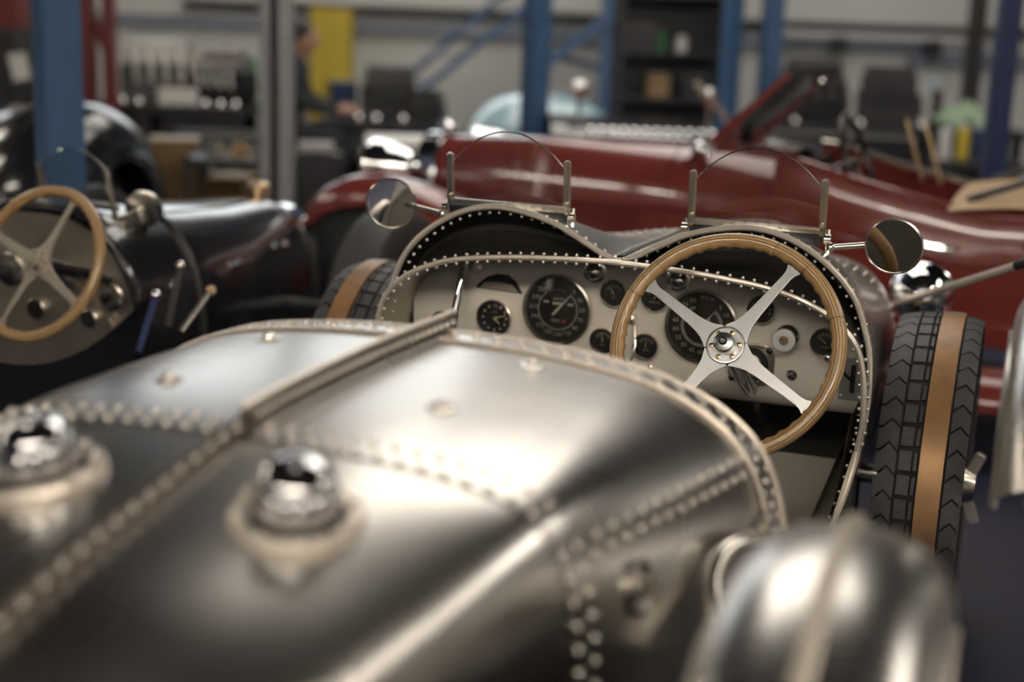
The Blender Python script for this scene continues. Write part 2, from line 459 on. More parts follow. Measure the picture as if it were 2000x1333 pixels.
def row(y, s0, s1, step, side, phase=0.):
    P = np.array([tail(s, y, side) for s in np.linspace(s0, s1, 160)]); S = np.linspace(s0, s1, 160)
    d = np.r_[0, np.cumsum(np.linalg.norm(np.diff(P, axis=0), axis=1))]
    for q in np.arange(step * (.4 + phase), d[-1], step):
        s = np.interp(q, d, S); n = tail_n(s, y, side); RIV.append((tail(s, y, side) + n * .0022, n))
for sd in (1, -1):
    for k, y in enumerate((-.696, -.717, -.738)):
        row(y, .05, 9.8, .0325, sd, .33 * k)
    for k, y in enumerate((-1.2175, -1.2455)):
        row(y, .12, 10.2, .0245, sd, .75 * k)
    for k, s in enumerate((6.25, 6.75)):
        for y in np.arange(-.765 - .017 * k, -1.205, -.034):
            n = tail_n(s, y, sd); RIV.append((tail(s, y, sd) + n * .001, n))
# ---- centre fin of the tail
def fin(y0, y1, h, th, n):
    G = []
    for y in np.linspace(y0, y1, n):
        z = tail(0, y)[2]
        G.append([(-th / 2, y, z - .004), (-th / 2, y, z + h - .002), (-th / 2 + .002, y, z + h), (th / 2 - .002, y, z + h), (th / 2, y, z + h - .002), (th / 2, y, z - .004)])
    m = MB().grid(G); b = len(G[0])
    m.add(G[0], [tuple(range(b))]); m.add(G[-1], [tuple(range(b))])
    return m
fin(-.655, -1.236, .024, .010, 30).build('tail_fin', 'fin_metal', car)
MB().tube([(0, y, tail(0, y)[2] + .0245) for y in np.linspace(-.655, -1.236, 30)], .0048, 8).build('fin_cap', 'aluminium_edge', car)
fin(-1.238, -2.25, .018, .006, 40).build('tail_fin', 'fin_metal', car)
for sd in (1, -1):
    G = [[(sd * .006, y, tail(.3, y)[2] + .004), (sd * .022, y, tail(.25, y)[2] + .0028)] for y in np.linspace(-.69, -1.232, 20)]
    MB().grid(G).build('fin_flange', 'aluminium', car)
    for y in np.arange(-.672, -1.225, -.0208):
        RIV.append((np.array([sd * .005, y, tail(0, y)[2] + .0125]), np.array([sd, 0, .0])))
    for y in np.arange(-1.255, -1.9, -.0262):
        RIV.append((np.array([sd * .003, y, tail(0, y)[2] + .010]), np.array([sd, 0, .3]) / math.hypot(1, .3)))
# ---- studs on the deck and turn-fasteners in dished recesses on the side
def tail_s(x, y):
    S = np.linspace(0, 8, 400); xs = [tail(s, y)[0] for s in S]
    return float(np.interp(abs(x), xs, S))
for px, py in ((1040, 724), (862, 815), (525, 669), (330, 754)):
    p = at(px, py, 'z', .872); s = tail_s(p[0], p[1]); sd = 1 if p[0] > 0 else -1
    n = tail_n(s, p[1], sd); q = tail(s, p[1], sd)
    MB().lathe([(.017, 0), (.017, .002), (.010, .0035), (.009, .007), (.006, .009), (0, .0095)], q, n, 18).build('deck_stud', 'rivet_metal', car)
for sd in (1, -1):
    for y, s in ((-1.115, 8.1), (-.765, 8.35), (-.94, 9.9)):
        n = tail_n(s, y, sd); q = tail(s, y, sd)
        d = MB().lathe([(.030, -.001), (.031, .0035), (.027, .005), (.021, .0015), (.0, .0008)], q, n, 24).build('turn_fastener', 'aluminium', car)
        MB().lathe([(.015, .0), (.015, .006), (.012, .009), (.0, .010)], q, n, 18).build('fastener_head', 'nickel', d)
        x, yy, nn = frame(n); R = Matrix((x, yy, nn)).transposed()
        MB().box(Vector(q) + nn * .0115, (.030, .006, .007), R @ Matrix.Rotation(.7, 3, 'Z')).build('fastener_bar', 'nickel', d, bevel=.0015)
# ---- fuel filler caps
for sd in (1, -1):
    y = -1.382; s = tail_s(.143, y); n = Vector(tail_n(s, y, sd)); q = Vector(tail(s, y, sd))
    fl = MB().lathe([(.064, -.012), (.064, .004), (.060, .010), (.052, .011), (.047, .006), (.046, -.004)], q, n, 40).build('filler_cap', 'aluminium_edge', car)
    MB().lathe([(.0465, .001), (.040, -.001), (.0, -.001)], q, n, 24).build('filler_neck', 'black_plastic', fl)
    flute = lambda t, h: 1 + (.055 * math.cos(14 * t) if h < .036 else 0)
    MB().lathe([(.037, .0), (.039, .006), (.039, .034), (.036, .040), (.022, .047), (.0, .049)], q, n, 84, flute=flute).build('fluted_cap', 'chrome', fl, angle=50)
    hexo = [(.037 * math.cos(k * PI / 3 + .3), .037 * math.sin(k * PI / 3 + .3)) for k in range(6)]
    x, yy, nn = frame(n)
    MB().lathe([(.038, .039), (.038, .047), (.033, .0535), (.022, .059), (.010, .062), (0, .0625)], q, n, 36, flute=lambda t, h: 1 - (.07 * abs(math.sin(3 * t)) if h < .055 else 0)).build('hexagon_top', 'chrome', fl)
    MB().lathe([(.010, .058), (.010, .066), (.007, .069), (0, .070)], q, n, 16).build('cap_boss', 'chrome', fl)
    for k in range(8):
        a = k * PI / 4 + .2; p = q + (x * math.cos(a) + yy * math.sin(a)) * .056 + nn * .0108
        RIV.append((np.array(p), np.array(nn)))
# tail bulkhead behind the seats and sills
P = [tail(s, -.69) for s in np.linspace(0, 11, 40)]
out = [(p[0], p[2]) for p in P] + [(-p[0], p[2]) for p in P[::-1]]
MB().prism([(a * .985, b - .008) for a, b in out], (0, -.69, 0), (1, 0, 0), (0, 0, 1), (0, 1, 0), 0, .004).build('rear_bulkhead', 'aluminium_dull', car)

# ---- scuttle, bonnet
OUT = [(0, .847), (.035, .862), (.08, .886), (.137, .914), (.205, .932), (.273, .937), (.345, .919), (.415, .876), (.464, .822), (.491, .757), (.504, .70), (.508, .61), (.492, .48), (.465, .375), (.44, .27)]
OUTY = [.205, .205, .205, .205, .205, .205, .205, .205, .205, .204, .198, .18, .14, .08, .03]
BON = [(0, .832), (.05, .830), (.10, .823), (.155, .813), (.215, .804), (.275, .798), (.335, .793), (.385, .783), (.43, .762), (.468, .722), (.49, .676), (.50, .60), (.49, .48), (.465, .36), (.44, .25)]
NOSE = [(x * .62, .30 + (z - .25) * .62) for x, z in BON]
def outer(t):
    p = crom(np.c_[OUT, OUTY], t); return p
def scut(t, f, side=1):         # f 0 at the cockpit edge, 1 at the bonnet joint
    o = outer(t); b = crom(BON, t); e = f * f * (3 - 2 * f)
    x = o[0] * (1 - e) + b[0] * e; z = o[1] * (1 - e) + b[1] * e; y = o[2] + (.80 - o[2]) * f
    return np.array([side * x, y, z])
def bonn(t, f, side=1):
    b = crom(BON, t); n = crom(NOSE, t); e = f ** 1.4
    return np.array([side * (b[0] * (1 - e) + n[0] * e), .80 + .95 * f, b[1] * (1 - e) + n[1] * e])
def surf_n(fn, t, f, side):
    e = .02; a = fn(min(t + e, 14), f, 1) - fn(max(t - e, 0), f, 1); b = fn(t, min(f + e, 1), 1) - fn(t, max(f - e, 0), 1)
    n = np.cross(b, a); n /= np.linalg.norm(n) + 1e-9
    if n[2] + n[0] < 0: n = -n
    return np.array([side * n[0], n[1], n[2]])
for sd in (1, -1):
    MB().grid([[scut(t, f, sd) for t in np.linspace(0, 14, 80)] for f in np.linspace(0, 1, 22)]).build('scuttle_panel', 'aluminium', car, angle=60)
    MB().grid([[bonn(t, f, sd) for t in np.linspace(0, 14, 60)] for f in np.linspace(0, 1, 20)]).build('bonnet_panel', 'aluminium', car, angle=60)
    for f, fn, st in ((.99, scut, .024), (.05, bonn, .024), (.045, scut, .0235)):
        P = np.array([fn(t, f, sd) for t in np.linspace(.1, 13.2, 300)]); T = np.linspace(.1, 13.2, 300)
        d = np.r_[0, np.cumsum(np.linalg.norm(np.diff(P, axis=0), axis=1))]
        for q in np.arange(.012, d[-1], st):
            t = float(np.interp(q, d, T)); n = surf_n(fn, t, f, sd); RIV.append((fn(t, f, sd) + n * .0005, n))
nose = [bonn(t, 1, 1) for t in np.linspace(0, 14, 30)]
MB().prism([(p[0], p[2]) for p in nose] + [(-p[0], p[2]) for p in nose[::-1]], (0, 1.75, 0), (1, 0, 0), (0, 0, 1), (0, 1, 0), -.02, .01).build('radiator_grille', 'dark_steel', car)
edge = [outer(t) for t in np.linspace(0, 14, 130)]
ring = [(-p[0], p[2], p[1]) for p in edge[::-1]] + [(p[0], p[2], p[1]) for p in edge[1:]]
MB().tube(ring, .0062, 8).build('cockpit_edge_bead', 'aluminium_edge', car)
# hinge strip along the bonnet centre
hs = [(0, .222 + .55 * k / 14, scut(0, k / 14 * .95)[2] + .004) for k in range(15)]
MB().grid([[(-.016, p[1], p[2] - .002), (-.006, p[1], p[2] + .008), (.006, p[1], p[2] + .008), (.016, p[1], p[2] - .002)] for p in hs]).build('centre_hinge', 'dark_steel', car)
for k in range(24):
    f = k / 24 * .95; y = .222 + .55 * k / 24
    for sd in (1, -1): RIV.append((np.array([sd * .0115, y + .004, scut(0, f)[2] + .0075]), np.array([sd * .7, 0, .7])))
# inner dash hood
INN = [(0, .856), (.12, .852), (.21, .846), (.31, .834), (.38, .815), (.44, .784), (.482, .74), (.500, .68), (.505, .60), (.500, .54)]
def inner(t): return crom(INN, t)
ii = [inner(t) for t in np.linspace(0, 9, 90)]
ringi = [(-p[0], .150, p[1]) for p in ii[::-1]] + [(p[0], .150, p[1]) for p in ii[1:]]
MB().tube(ringi, .0055, 8).build('dash_hood_bead', 'aluminium_edge', car)
G = []
for k in range(6):
    y = .150 + (.318 - .150) * k / 5
    G.append([(p[0] * (1 - .015 * k / 5), y, p[2] - .004 * k / 5) for p in ringi])
MB().grid(G).build('dash_hood', 'aluminium_dull', car)
# dark lining between hood and scuttle edge
for sd in (1, -1):
    G = []
    for t in np.linspace(0, 9, 70):
        i_ = inner(t); o_ = outer(t * 11.6 / 9); r_ = []
        for k in range(9):
            a = k / 8
            r_.append((sd * (i_[0] * (1 - a) + (o_[0] - .003) * a), .152 * (1 - a) + .207 * a + .10 * math.sin(PI * a), i_[1] * (1 - a) + (o_[1] - .003) * a))
        G.append(r_)
    MB().grid(G).build('scuttle_lining', 'black_liner', car)
for sd in (1, -1):
    P = np.array([outer(t) for t in np.linspace(.25, 13, 400)]); d = np.r_[0, np.cumsum(np.linalg.norm(np.diff(P[:, :2], axis=0), axis=1))]
    for q in np.arange(.01, d[-1], .0235):
        i = int(np.searchsorted(d, q)); i = min(max(i, 1), len(P) - 2); tx, tz = P[i + 1][:2] - P[i - 1][:2]; L = math.hypot(tx, tz); nx, nz = tz / L, -tx / L   # inward
        RIV.append((np.array([sd * (P[i][0] - abs(nx) * .013 if P[i][0] > .02 else P[i][0]), P[i][2] + .012, P[i][1] - abs(nz) * .013]), np.array([0, -1, 0.])))
    P = np.array([inner(t) for t in np.linspace(.1, 9, 300)]); d = np.r_[0, np.cumsum(np.linalg.norm(np.diff(P, axis=0), axis=1))]
    for q in np.arange(.01, d[-1], .0235):
        i = min(max(int(np.searchsorted(d, q)), 1), len(P) - 2); tx, tz = P[i + 1] - P[i - 1]; L = math.hypot(tx, tz)
        nx, nz = -tz / L, tx / L
        if nz < 0 and nx < 0: nx, nz = -nx, -nz
        RIV.append((np.array([sd * (P[i][0] + abs(nx) * .0075), .156, P[i][1] + abs(nz) * .0075]), np.array([sd * abs(nx) * .5, -.7, abs(nz) * .7])))
        RIV.append((np.array([sd * (P[i][0] - abs(nx) * .008), .153, P[i][1] - abs(nz) * .008]), np.array([0, -1., 0.])))
# ---- dashboard
DY = .311
def hood_z(x):
    xs = [p[0] for p in ii if p[1] > .62]; zs = [p[1] for p in ii if p[1] > .62]
    return float(np.interp(abs(x), xs, zs)) - .006
G = []
for x in np.linspace(-.488, .488, 90):
    zt = hood_z(x); c = [(x, DY, z) for z in np.linspace(zt, .606, 12)]
    c += [(x, DY + .05 * (1 - math.cos(a)), .606 - .05 * math.sin(a)) for a in np.linspace(.15, PI * .75, 9)]
    G.append(c)
MB().grid(G).build('dashboard', 'aluminium_dash', car)
X3, Z3, NY = Vector((1, 0, 0)), Vector((0, 0, 1)), Vector((0, -1, 0))
def pol(r, deg): return Vector((math.cos(math.radians(deg)) * r, 0, math.sin(math.radians(deg)) * r))
def gauge(x, z, r, kind):
    c = Vector((x, DY, z))
    bz = MB().lathe([(r * 1.0, 0), (r * 1.02, .006), (r * .99, .013), (r * .93, .015), (r * .885, .011), (r * .875, .004)], c, NY, 48).build('gauge', 'nickel', car)
    face = c + NY * .0045
    MB().lathe([(r * .9, 0), (0, 0.0001)], face, NY, 40).build('dial', 'dial_black', bz)
    d = face + NY * .0008; num = MB(); tick = MB(); nd = MB()
    def arc(r0, r1, a0, a1, n=60, mb=tick):
        G = [[d + pol(r0, a), d + pol(r1, a)] for a in np.linspace(a0, a1, n)]; mb.grid(G)
    def needle(a, L, tail_, w, mb=nd):
        t = pol(1, a); s = Vector((-t.z, 0, t.x)); o = d + NY * .003
        mb.prism([(-tail_, -w * 1.2), (0, -w * 1.5), (L, -w * .35), (L, w * .35), (0, w * 1.5), (-tail_, w * 1.2)], o, t, s, NY, 0, .0012)
    if kind == 'speed':
        for i, t in enumerate(('0', '30', '50', '70', '90', '110', '130', '150', '170', '190', '210', '230', '250')):
            a = 50 - i * 23.2; num.text(t, d + pol(r * .70, a), X3, Z3, r * .175)
        arc(r * .535, r * .585, 52, 52 - 287)
        for i in range(7):
            num.text('KILOMETRES'[i], d + pol(r * .56, 106 - i * 6), X3, Z3, r * .07)
        num.text('JAEGER', d + pol(r * .30, 90) + X3 * r * .02, X3, Z3, r * .10)
        for k, (dx, dz, w) in enumerate(((-.34, .20, .16), (0.0, .17, .30), (.36, .17, .16))):
            num.prism([(-w / 2, -.035), (w / 2, -.035), (w / 2, .035), (-w / 2, .035)], d + X3 * r * dx + Z3 * r * dz, X3 * r, Z3 * r, NY, 0, .0006)
        num.text('0000', d - Z3 * r * .31 - X3 * r * .05, X3, Z3, r * .13)
        MB().prism([(-.04, -.05), (.04, -.05), (.04, .05), (-.04, .05)], d - Z3 * r * .31 + X3 * r * .19, X3 * r, Z3 * r, NY, 0, .0006).build('trip_digit', 'dial_red', bz)
        needle(50, r * .56, r * .2, r * .028)
    elif kind == 'rev':
        for i in range(16):
            a = 49 - i * 19.75; num.text(str(5 + 5 * i), d + pol(r * .72, a), X3, Z3, r * .17)
        arc(r * .535, r * .575, 49, 49 - 296)
        for i in range(60):
            a = 49 - i * 5; num.prism([(-.012, -.03), (.012, -.03), (.012, .03), (-.012, .03)], d + pol(r * .515, a), Vector((pol(1, a).z, 0, -pol(1, a).x)) * r, pol(1, a) * r, NY, 0, .0004)
        num.text('TM X 100', d + pol(r * .76, 83), Vector((1, 0, -.08)), Z3, r * .09)
        num.text('JAEGER', d + pol(r * .16, 80), X3, Z3, r * .13)
        needle(52, r * .60, r * .12, r * .016)
    elif kind == 'clock':
        for i in range(12):
            a = 90 - 30 * i
            if i == 0: num.text('12', d + pol(r * .66, a), X3, Z3, r * .26)
            else: num.lathe([(r * .075, 0), (0, .0006)], d + pol(r * .66, a), NY, 8)
        num.text('JAEGER', d + pol(r * .30, 90), X3, Z3, r * .10)
        needle(16, r * .72, 0, r * .04); needle(-42, r * .46, 0, r * .06)
    elif kind == 'clock24':
        for i in range(10):
            a = 230 - 28 * i; num.text(str(10 * i), d + pol(r * .64, a), X3, Z3, r * .20)
        needle(200, r * .5, r * .1, r * .03)
    else:
        for i in range(7):
            a = 150 - 20 * i; num.prism([(-.022, -.09), (.022, -.09), (.022, .09), (-.022, .09)], d + pol(r * .52, a), Vector((pol(1, a).z, 0, -pol(1, a).x)) * r, pol(1, a) * r, NY, 0, .0004)
        arc(r * .60, r * .63, 152, 28, 24)
        num.text({'oil': 'OIL', 'amp': 'AMPS', 'fuel': 'ESSENCE', 'water': 'EAU', 'huile': 'HUILE'}[kind], d - Z3 * r * .34, X3, Z3, r * .22)
        needle({'amp': 90, 'oil': 120, 'fuel': 60, 'water': 100, 'huile': 140}[kind], r * .5, r * .1, r * .03)
    cm = 'dial_cream' if kind == 'clock' else 'dial_white'
    num.build('numerals', cm, bz, smooth=False)
    if tick.v: tick.build('scale_ring', 'aluminium_dull', bz, smooth=False)
    nd.build('needle', cm, bz)
    MB().lathe([(r * .89, 0), (r * .5, .0012), (0, .0016)], c + NY * .010, NY, 32).build('gauge_glass', 'gauge_glass', bz)
    return bz
gauge(-.1545, .7165, .0765, 'speed'); gauge(.1555, .7145, .0765, 'rev'); gauge(-.296, .684, .0405, 'clock')
gauge(-.034, .764, .0285, 'oil'); gauge(.054, .763, .0285, 'fuel'); gauge(.274, .761, .0290, 'clock24')
gauge(-.052, .661, .0285, 'water'); gauge(.041, .660, .0280, 'amp'); gauge(.405, .708, .0300, 'huile')
for x, z in ((-.078, .806), (.100, .806), (.356, .793)):
    s = 1.0 if x < .3 else .7
    l = MB().lathe([(.025 * s, 0), (.025 * s, .004), (.021 * s, .006)], (x, DY, z), NY, 28).build('dash_lamp', 'chrome', car)
    MB().lathe([(.019 * s, .004), (.018 * s, .012), (.012 * s, .019), (0, .022)], (x, DY, z), NY, 24).build('lamp_dome', 'chrome' if s == 1 else 'black_plastic', l)
# glove recess: flat black half-moon plate paints its inner shade, with a pocket
hm = [(-.055, -.012), (-.05, -.003), (-.03, .014), (-.006, .023), (.02, .022), (.038, .008), (.052, -.016)]
MB().prism(hm, (-.288, DY, .757), (1, 0, 0), (0, 0, 1), (0, -1, 0), .0, .0015).build('glove_recess_shade', 'black_liner', car)
MB().prism([(-.046, -.011), (-.034, .002), (.0, .006), (.028, .002), (.044, -.014)], (-.288, DY, .757), (1, 0, 0), (0, 0, 1), (0, -1, 0), .0015, .0025).build('glove_pocket', 'aluminium_dull', car)
# push-pull knob with medallion
kc = Vector((.330, DY, .712))
kb = MB().lathe([(.024, 0), (.025, .004), (.022, .010), (.015, .014), (.013, .034)], kc, NY, 32).build('starter_knob', 'chrome', car)
MB().lathe([(.018, .033), (.022, .036), (.0228, .042), (.022, .047), (.0175, .049)], kc, NY, 32).build('knob_head', 'porcelain', kb)
MB().lathe([(.0175, .0488), (.0, .0492)], kc, NY, 32).build('medallion', 'brass', kb)
me = MB(); o = kc + NY * .0494
for r0, r1 in ((.0088, .0094), (.0052, .0057)):
    me.grid([[o + pol(r0, a), o + pol(r1, a)] for a in np.linspace(0, 360, 33)])
me.text('EB', o, X3, Z3, .006)
for a in (150, 30): me.text('*', o + pol(.0128, a), X3, Z3, .006)
me.build('medallion_engraving', 'iron', kb, smooth=False)
# magneto switch: square plate with round insert
mc = Vector((.262, DY, .648))
sq = [(.047 * (abs(math.cos(a)) ** .5) * math.copysign(1, math.cos(a)), .043 * (abs(math.sin(a)) ** .5) * math.copysign(1, math.sin(a))) for a in np.linspace(0, 2 * PI, 41)[:-1]]
mg = MB().prism(sq, mc, X3, Z3, NY, 0, .010).build('magneto_switch', 'nickel', car, bevel=.002)
MB().lathe([(.036, .0098), (.036, .0115), (.028, .012), (.0, .0115)], mc, NY, 32).build('switch_well', 'black_plastic', mg)
MB().lathe([(.022, .0115), (.022, .019), (.015, .021), (.012, .017), (.0, .017)], mc, NY, 28).build('switch_barrel', 'nickel', mg)
for dx, dz in ((-.036, -.032), (.036, .032), (.036, -.032), (-.036, .032)):
    MB().lathe([(.0065, .01), (.0065, .014), (.003, .016), (0, .016)], mc + X3 * dx + Z3 * dz, NY, 12).build('switch_screw', 'black_plastic', mg)
# small fittings
MB().lathe([(.011, 0), (.011, .004), (.008, .007), (0, .008)], (.344, DY, .633), NY, 20).build('slotted_plug', 'chrome', car)
MB().lathe([(.010, 0), (.011, .006), (.008, .014), (.0, .017)], (.008, DY, .714), NY, 20).build('push_button', 'nickel', car)
MB().tube([(.014, DY - .004, .700), (.020, DY - .012, .66), (.018, DY - .03, .63), (.006, DY - .05, .62)], .003, 8).build('choke_wire', 'nickel', car)
MB().lathe([(.006, 0), (.006, .006), (.0, .009)], (.052, DY, .615), NY, 12).build('small_button', 'nickel', car)
lv = MB().cyl((.421, DY, .676), (.418, DY - .03, .684), .0035, 10).build('toggle_lever', 'chrome', car)
MB().ball((.4175, DY - .035, .6855), .0095).build('toggle_ball', 'chrome', lv)
sl = MB().box((.462, DY - .002, .640), (.046, .004, .088)).build('slot_plate', 'aluminium_polish', car, bevel=.001)
MB().box((.465, DY - .0045, .640), (.010, .002, .058)).build('slot', 'black_plastic', sl, bevel=.0008)
MB().tube([(.465, DY, .636), (.458, DY - .02, .645), (.448, DY - .04, .66)], .003, 8).build('slot_lever', 'iron', sl)
for dx, dz in ((.018, .037), (-.018, .037), (.018, -.037), (-.018, -.037)):
    MB().lathe([(.003, .004), (.003, .0055), (0, .006)], (.462 + dx, DY, .640 + dz), NY, 8).build('plate_screw', 'nickel', sl)
# chrome upright at the passenger end of the dash
g0 = MB().tube([at(908, 505, 'y', .29), at(902, 545, 'y', .27), at(888, 610, 'y', .25), at(880, 655, 'y', .24)], .0085, 12).build('grab_rail', 'chrome', car)
MB().lathe([(.012, 0), (.012, .006), (0, .008)], at(934, 523, 'y', DY), NY, 12).build('dash_bolt', 'rivet_metal', car)
MB().ball(tuple(at(860, 630, 'y', .2)), .022, sc3=(1, .7, 1.1)).build('horn_bulb', 'rubber', car)
# interior: sides, floor, bulkhead, tunnel
for sd in (1, -1):
    G = []
    for y, zt, xx in ((.30, .60, .492), (.15, .56, .498), (.08, .375, .463), (-.1, .34, .46), (-.35, .36, .47), (-.55, .46, .485), (-.69, .66, .494)):
        G.append([(sd * xx, y, z) for z in np.linspace(zt, .20, 5)])
    MB().grid(G).build('sill_panel', 'aluminium', car)
    MB().grid([[(sd * (.485 - .03 * k), y, z) for y, z in ((.32, .60 - .1 * k), (.62, .60 - .1 * k))] for k in range(4)]).build('footwell_side', 'aluminium_dull', car)
    MB().grid([[(sd * .482, .152, .60), (sd * .482, .31, .60)], [(sd * .47, .12, .45), (sd * .47, .4, .45)], [(sd * .44, .05, .27), (sd * .44, .5, .27)]]).build('cockpit_side', 'aluminium_dull', car)
MB().box((0, -.03, .205), (.92, 1.32, .02)).build('floor_pan', 'dark_steel', car)
MB().box((0, .62, .43), (.94, .01, .44)).build('toe_board', 'black_liner', car)  # black material puts the shade under the dash into this board
MB().tube([(0, -.68, .25), (0, 0, .27), (0, .6, .32)], .09, 16).build('tunnel', 'dark_steel', car)
MB().box((.33, .40, .325), (.24, .012, .23), Matrix.Rotation(-.5, 3, 'X')).build('heel_board', 'grey_hide', car, bevel=.003)
MB().cyl((.267, .02, .74), (.255, .6, .46), .018, 16).build('steering_column', 'black_paint', car)
# ---- steering wheel
SWC = Vector((.2666, 0, .749)); tl = math.radians(27)
SN = Vector((0, -math.cos(tl), math.sin(tl))); SX = Vector((1, 0, 0)); SY = Vector((0, math.sin(tl), math.cos(tl)))
def swp(r, deg, h=0.): return SWC + (SX * math.cos(math.radians(deg)) + SY * math.sin(math.radians(deg))) * r + SN * h
def wheel_rim(R, name, parent, P, n=240, m=20):
    vs = []; fs = []; uv = []
    for i in range(n):
        a = 360 * i / n; ph = (a / 360 * 44) % 1
        notch = .0026 if ph < .72 else 0.
        notch *= min(1, ph / .08, max(0, (.72 - ph) / .08)) if ph < .72 else 0
        for k in range(m):
            b = 2 * PI * k / m; cr, ch = math.cos(b) * .0150, math.sin(b) * .0135
            if cr < -.004: cr += notch * (-cr / .015)
            vs.append(P(R + cr, a, ch))
    for i in range(n):
        for k in range(m): fs.append((i * m + k, ((i + 1) % n) * m + k, ((i + 1) % n) * m + (k + 1) % m, i * m + (k + 1) % m))
    me = bpy.data.meshes.new(name); me.from_pydata([tuple(v) for v in vs], [], fs); me.update()
    ul = me.uv_layers.new(name='UVMap')
    for p in me.polygons:
        i, k = divmod(p.index, m)
        for li, (a, b) in zip(p.loop_indices, ((i, k), (i + 1, k), (i + 1, k + 1), (i, k + 1))):
            ul.data[li].uv = (a / n * 8, ((b + .5) / m) % 1.0001 if b < m else 1.0)
    for p in me.polygons: p.use_smooth = True
    bm = bmesh.new(); bm.from_mesh(me); bmesh.ops.recalc_face_normals(bm, faces=bm.faces); bm.to_mesh(me); bm.free()
    me.materials.append(MATS['rim_wood'])
    return link(name, me, parent)
RW = .2008
sw = wheel_rim(RW, 'steering_wheel', car, swp)
def spoke_outline():
    r = [(.027, .027), (.036, .0222), (.047, .0170), (.060, .0135), (.080, .0114), (.110, .0100), (.140, .0090), (.166, .0083), (.177, .0098), (.186, .0150)]
    return [(a, b) for a, b in r] + [(.188, 0)] + [(a, -b) for a, b in r[::-1]]
for a in (57, 148, -31, -123):
    t = (SX * math.cos(math.radians(a)) + SY * math.sin(math.radians(a))); s = SN.cross(t)
    MB().prism(spoke_outline(), SWC, t, s, SN, -.003, .003).build('spoke', 'aluminium_polish', sw, bevel=.0012)
for a in (57 + 14, 57 - 6, 148 + 8, 148 - 12, -31 - 3, 20, -90, 200):
    rg = [swp(RW + math.cos(b) * .0153, a + .5 * math.sin(b), math.sin(b) * .0138) for b in np.linspace(0, 2 * PI, 21)[:-1]]
    MB().tube(rg, .0005, 4, closed=True).build('rim_joint', 'hair', sw)
hub = MB().lathe([(.0355, -.006), (.0355, .004), (.034, .006), (.0322, .0062), (.0315, .005), (.0, .005)], SWC, SN, 48).build('hub_plate', 'aluminium_polish', sw)
MB().lathe([(.017, .004), (.0185, .006), (.0185, .026), (.017, .029), (.0075, .033), (.0, .033)], SWC, SN, 40).build('hub_boss', 'aluminium_polish', sw)
MB().lathe([(.0078, .030), (.0078, .037), (.006, .040), (0, .041)], SWC, SN, 24).build('horn_button', 'black_plastic', sw)
MB().text('EB', swp(0, 0, .0414), SX, SY, .006).build('button_monogram', 'dial_white', sw, smooth=False)
for k in range(6):
    a = 8 + 60 * k; c = swp(.0252, a)
    s_ = MB().lathe([(.0048, .005), (.0048, .0072), (.004, .0078), (0, .008)], c, SN, 16).build('hub_screw', 'brass', sw)
    x, y, nn = frame(SN); R = Matrix((x, y, nn)).transposed() @ Matrix.Rotation(k * 1.3, 3, 'Z')
    MB().box(c + SN * .0078, (.0085, .0011, .001), R).build('screw_slot', 'iron', sw)
# ---- aero screens and mirrors
for sd in (1, -1):
    xi, xo, y0, zb, zt = .1300, .3865, .262, .934, 1.036
    L = .010
    fr = MB().box((sd * (xi + xo) / 2, y0, zb + .001), (xo - xi + .014, .014, .012)).build('aero_screen', 'nickel', car, bevel=.003)
    for x in (xi, xo):
        MB().beam((sd * x, y0, zb - .008), (sd * x, y0 - L, zt), .0135, .0135).build('screen_post', 'nickel', fr, bevel=.003)
        MB().cyl((sd * x, y0 - .01, zb + .012), (sd * x, y0 - .016, zb + .012), .004, 10).build('post_screw', 'nickel', fr)
    MB().box((sd * (xi + xo) / 2, y0 + .002, zb - .016), (xo - xi + .006, .012, .020)).build('screen_seal', 'black_plastic', fr, bevel=.003)
    pts = [(sd * xi, zb + .004), (sd * xi, zt - .024)]
    for a in np.linspace(0, 1, 25)[1:-1]:
        pts.append((sd * (xi + (xo - xi) * a), zt - .024 + .074 * (1 - abs(2 * a - 1) ** 2.15)))
    pts += [(sd * xo, zt - .024), (sd * xo, zb + .004)]
    gl = MB().prism([(p[0], p[1] - zb) for p in pts], (0, y0, zb), (1, 0, 0), Vector((0, -.09, 1)), (0, -1, 0), -.002, .002).build('screen_glass', 'clear_glass', fr, smooth=False)
    MB().tube([(p[0], y0 - .09 * (p[1] - zb), p[1]) for p in pts[1:-1]], .0014, 6).build('glass_edge', 'nickel', gl)
    for x, o in ((xi, -1), (xo, 1)):
        xx = sd * (x + o * .012)
        MB().tube([(xx, y0 + .008, zb + .004), (xx, y0 + .004, zb - .018), (xx - sd * o * -.002, y0 - .004, zb - .040), (xx - sd * o * .010, y0 - .012, zb - .052)], .0042, 8).build('screen_bracket', 'nickel', fr)
        MB().cyl((xx - .006, y0, zb - .014), (xx + .006, y0, zb - .014), .010, 16).build('pivot_knob', 'nickel', fr)
    mcn = Vector((sd * .5235, .262, .9185)); mr = .0535
    mn = Vector((-.05, -.985, -.14)) if sd > 0 else Vector((.24, -.95, -.02))
    mn.normalize()
    hs_ = MB().lathe([(0, -.022), (mr * .5, -.019), (mr * .9, -.008), (mr * 1.02, .0), (mr * 1.03, .004), (mr * .975, .006), (mr * .965, .003)], mcn, mn, 48).build('mirror', 'nickel', car)
    MB().lathe([(mr * .97, .0032), (0, .0034)], mcn, mn, 48).build('mirror_face', 'mirror_glass', hs_)
    MB().cyl((sd * .405, .262, .905), mcn - mn * .010 - Vector((sd * .02, 0, 0)), .0058, 12).build('mirror_stem', 'nickel', hs_)
    MB().ball((sd * .405, .262, .905), .010).build('stem_joint', 'nickel', hs_)

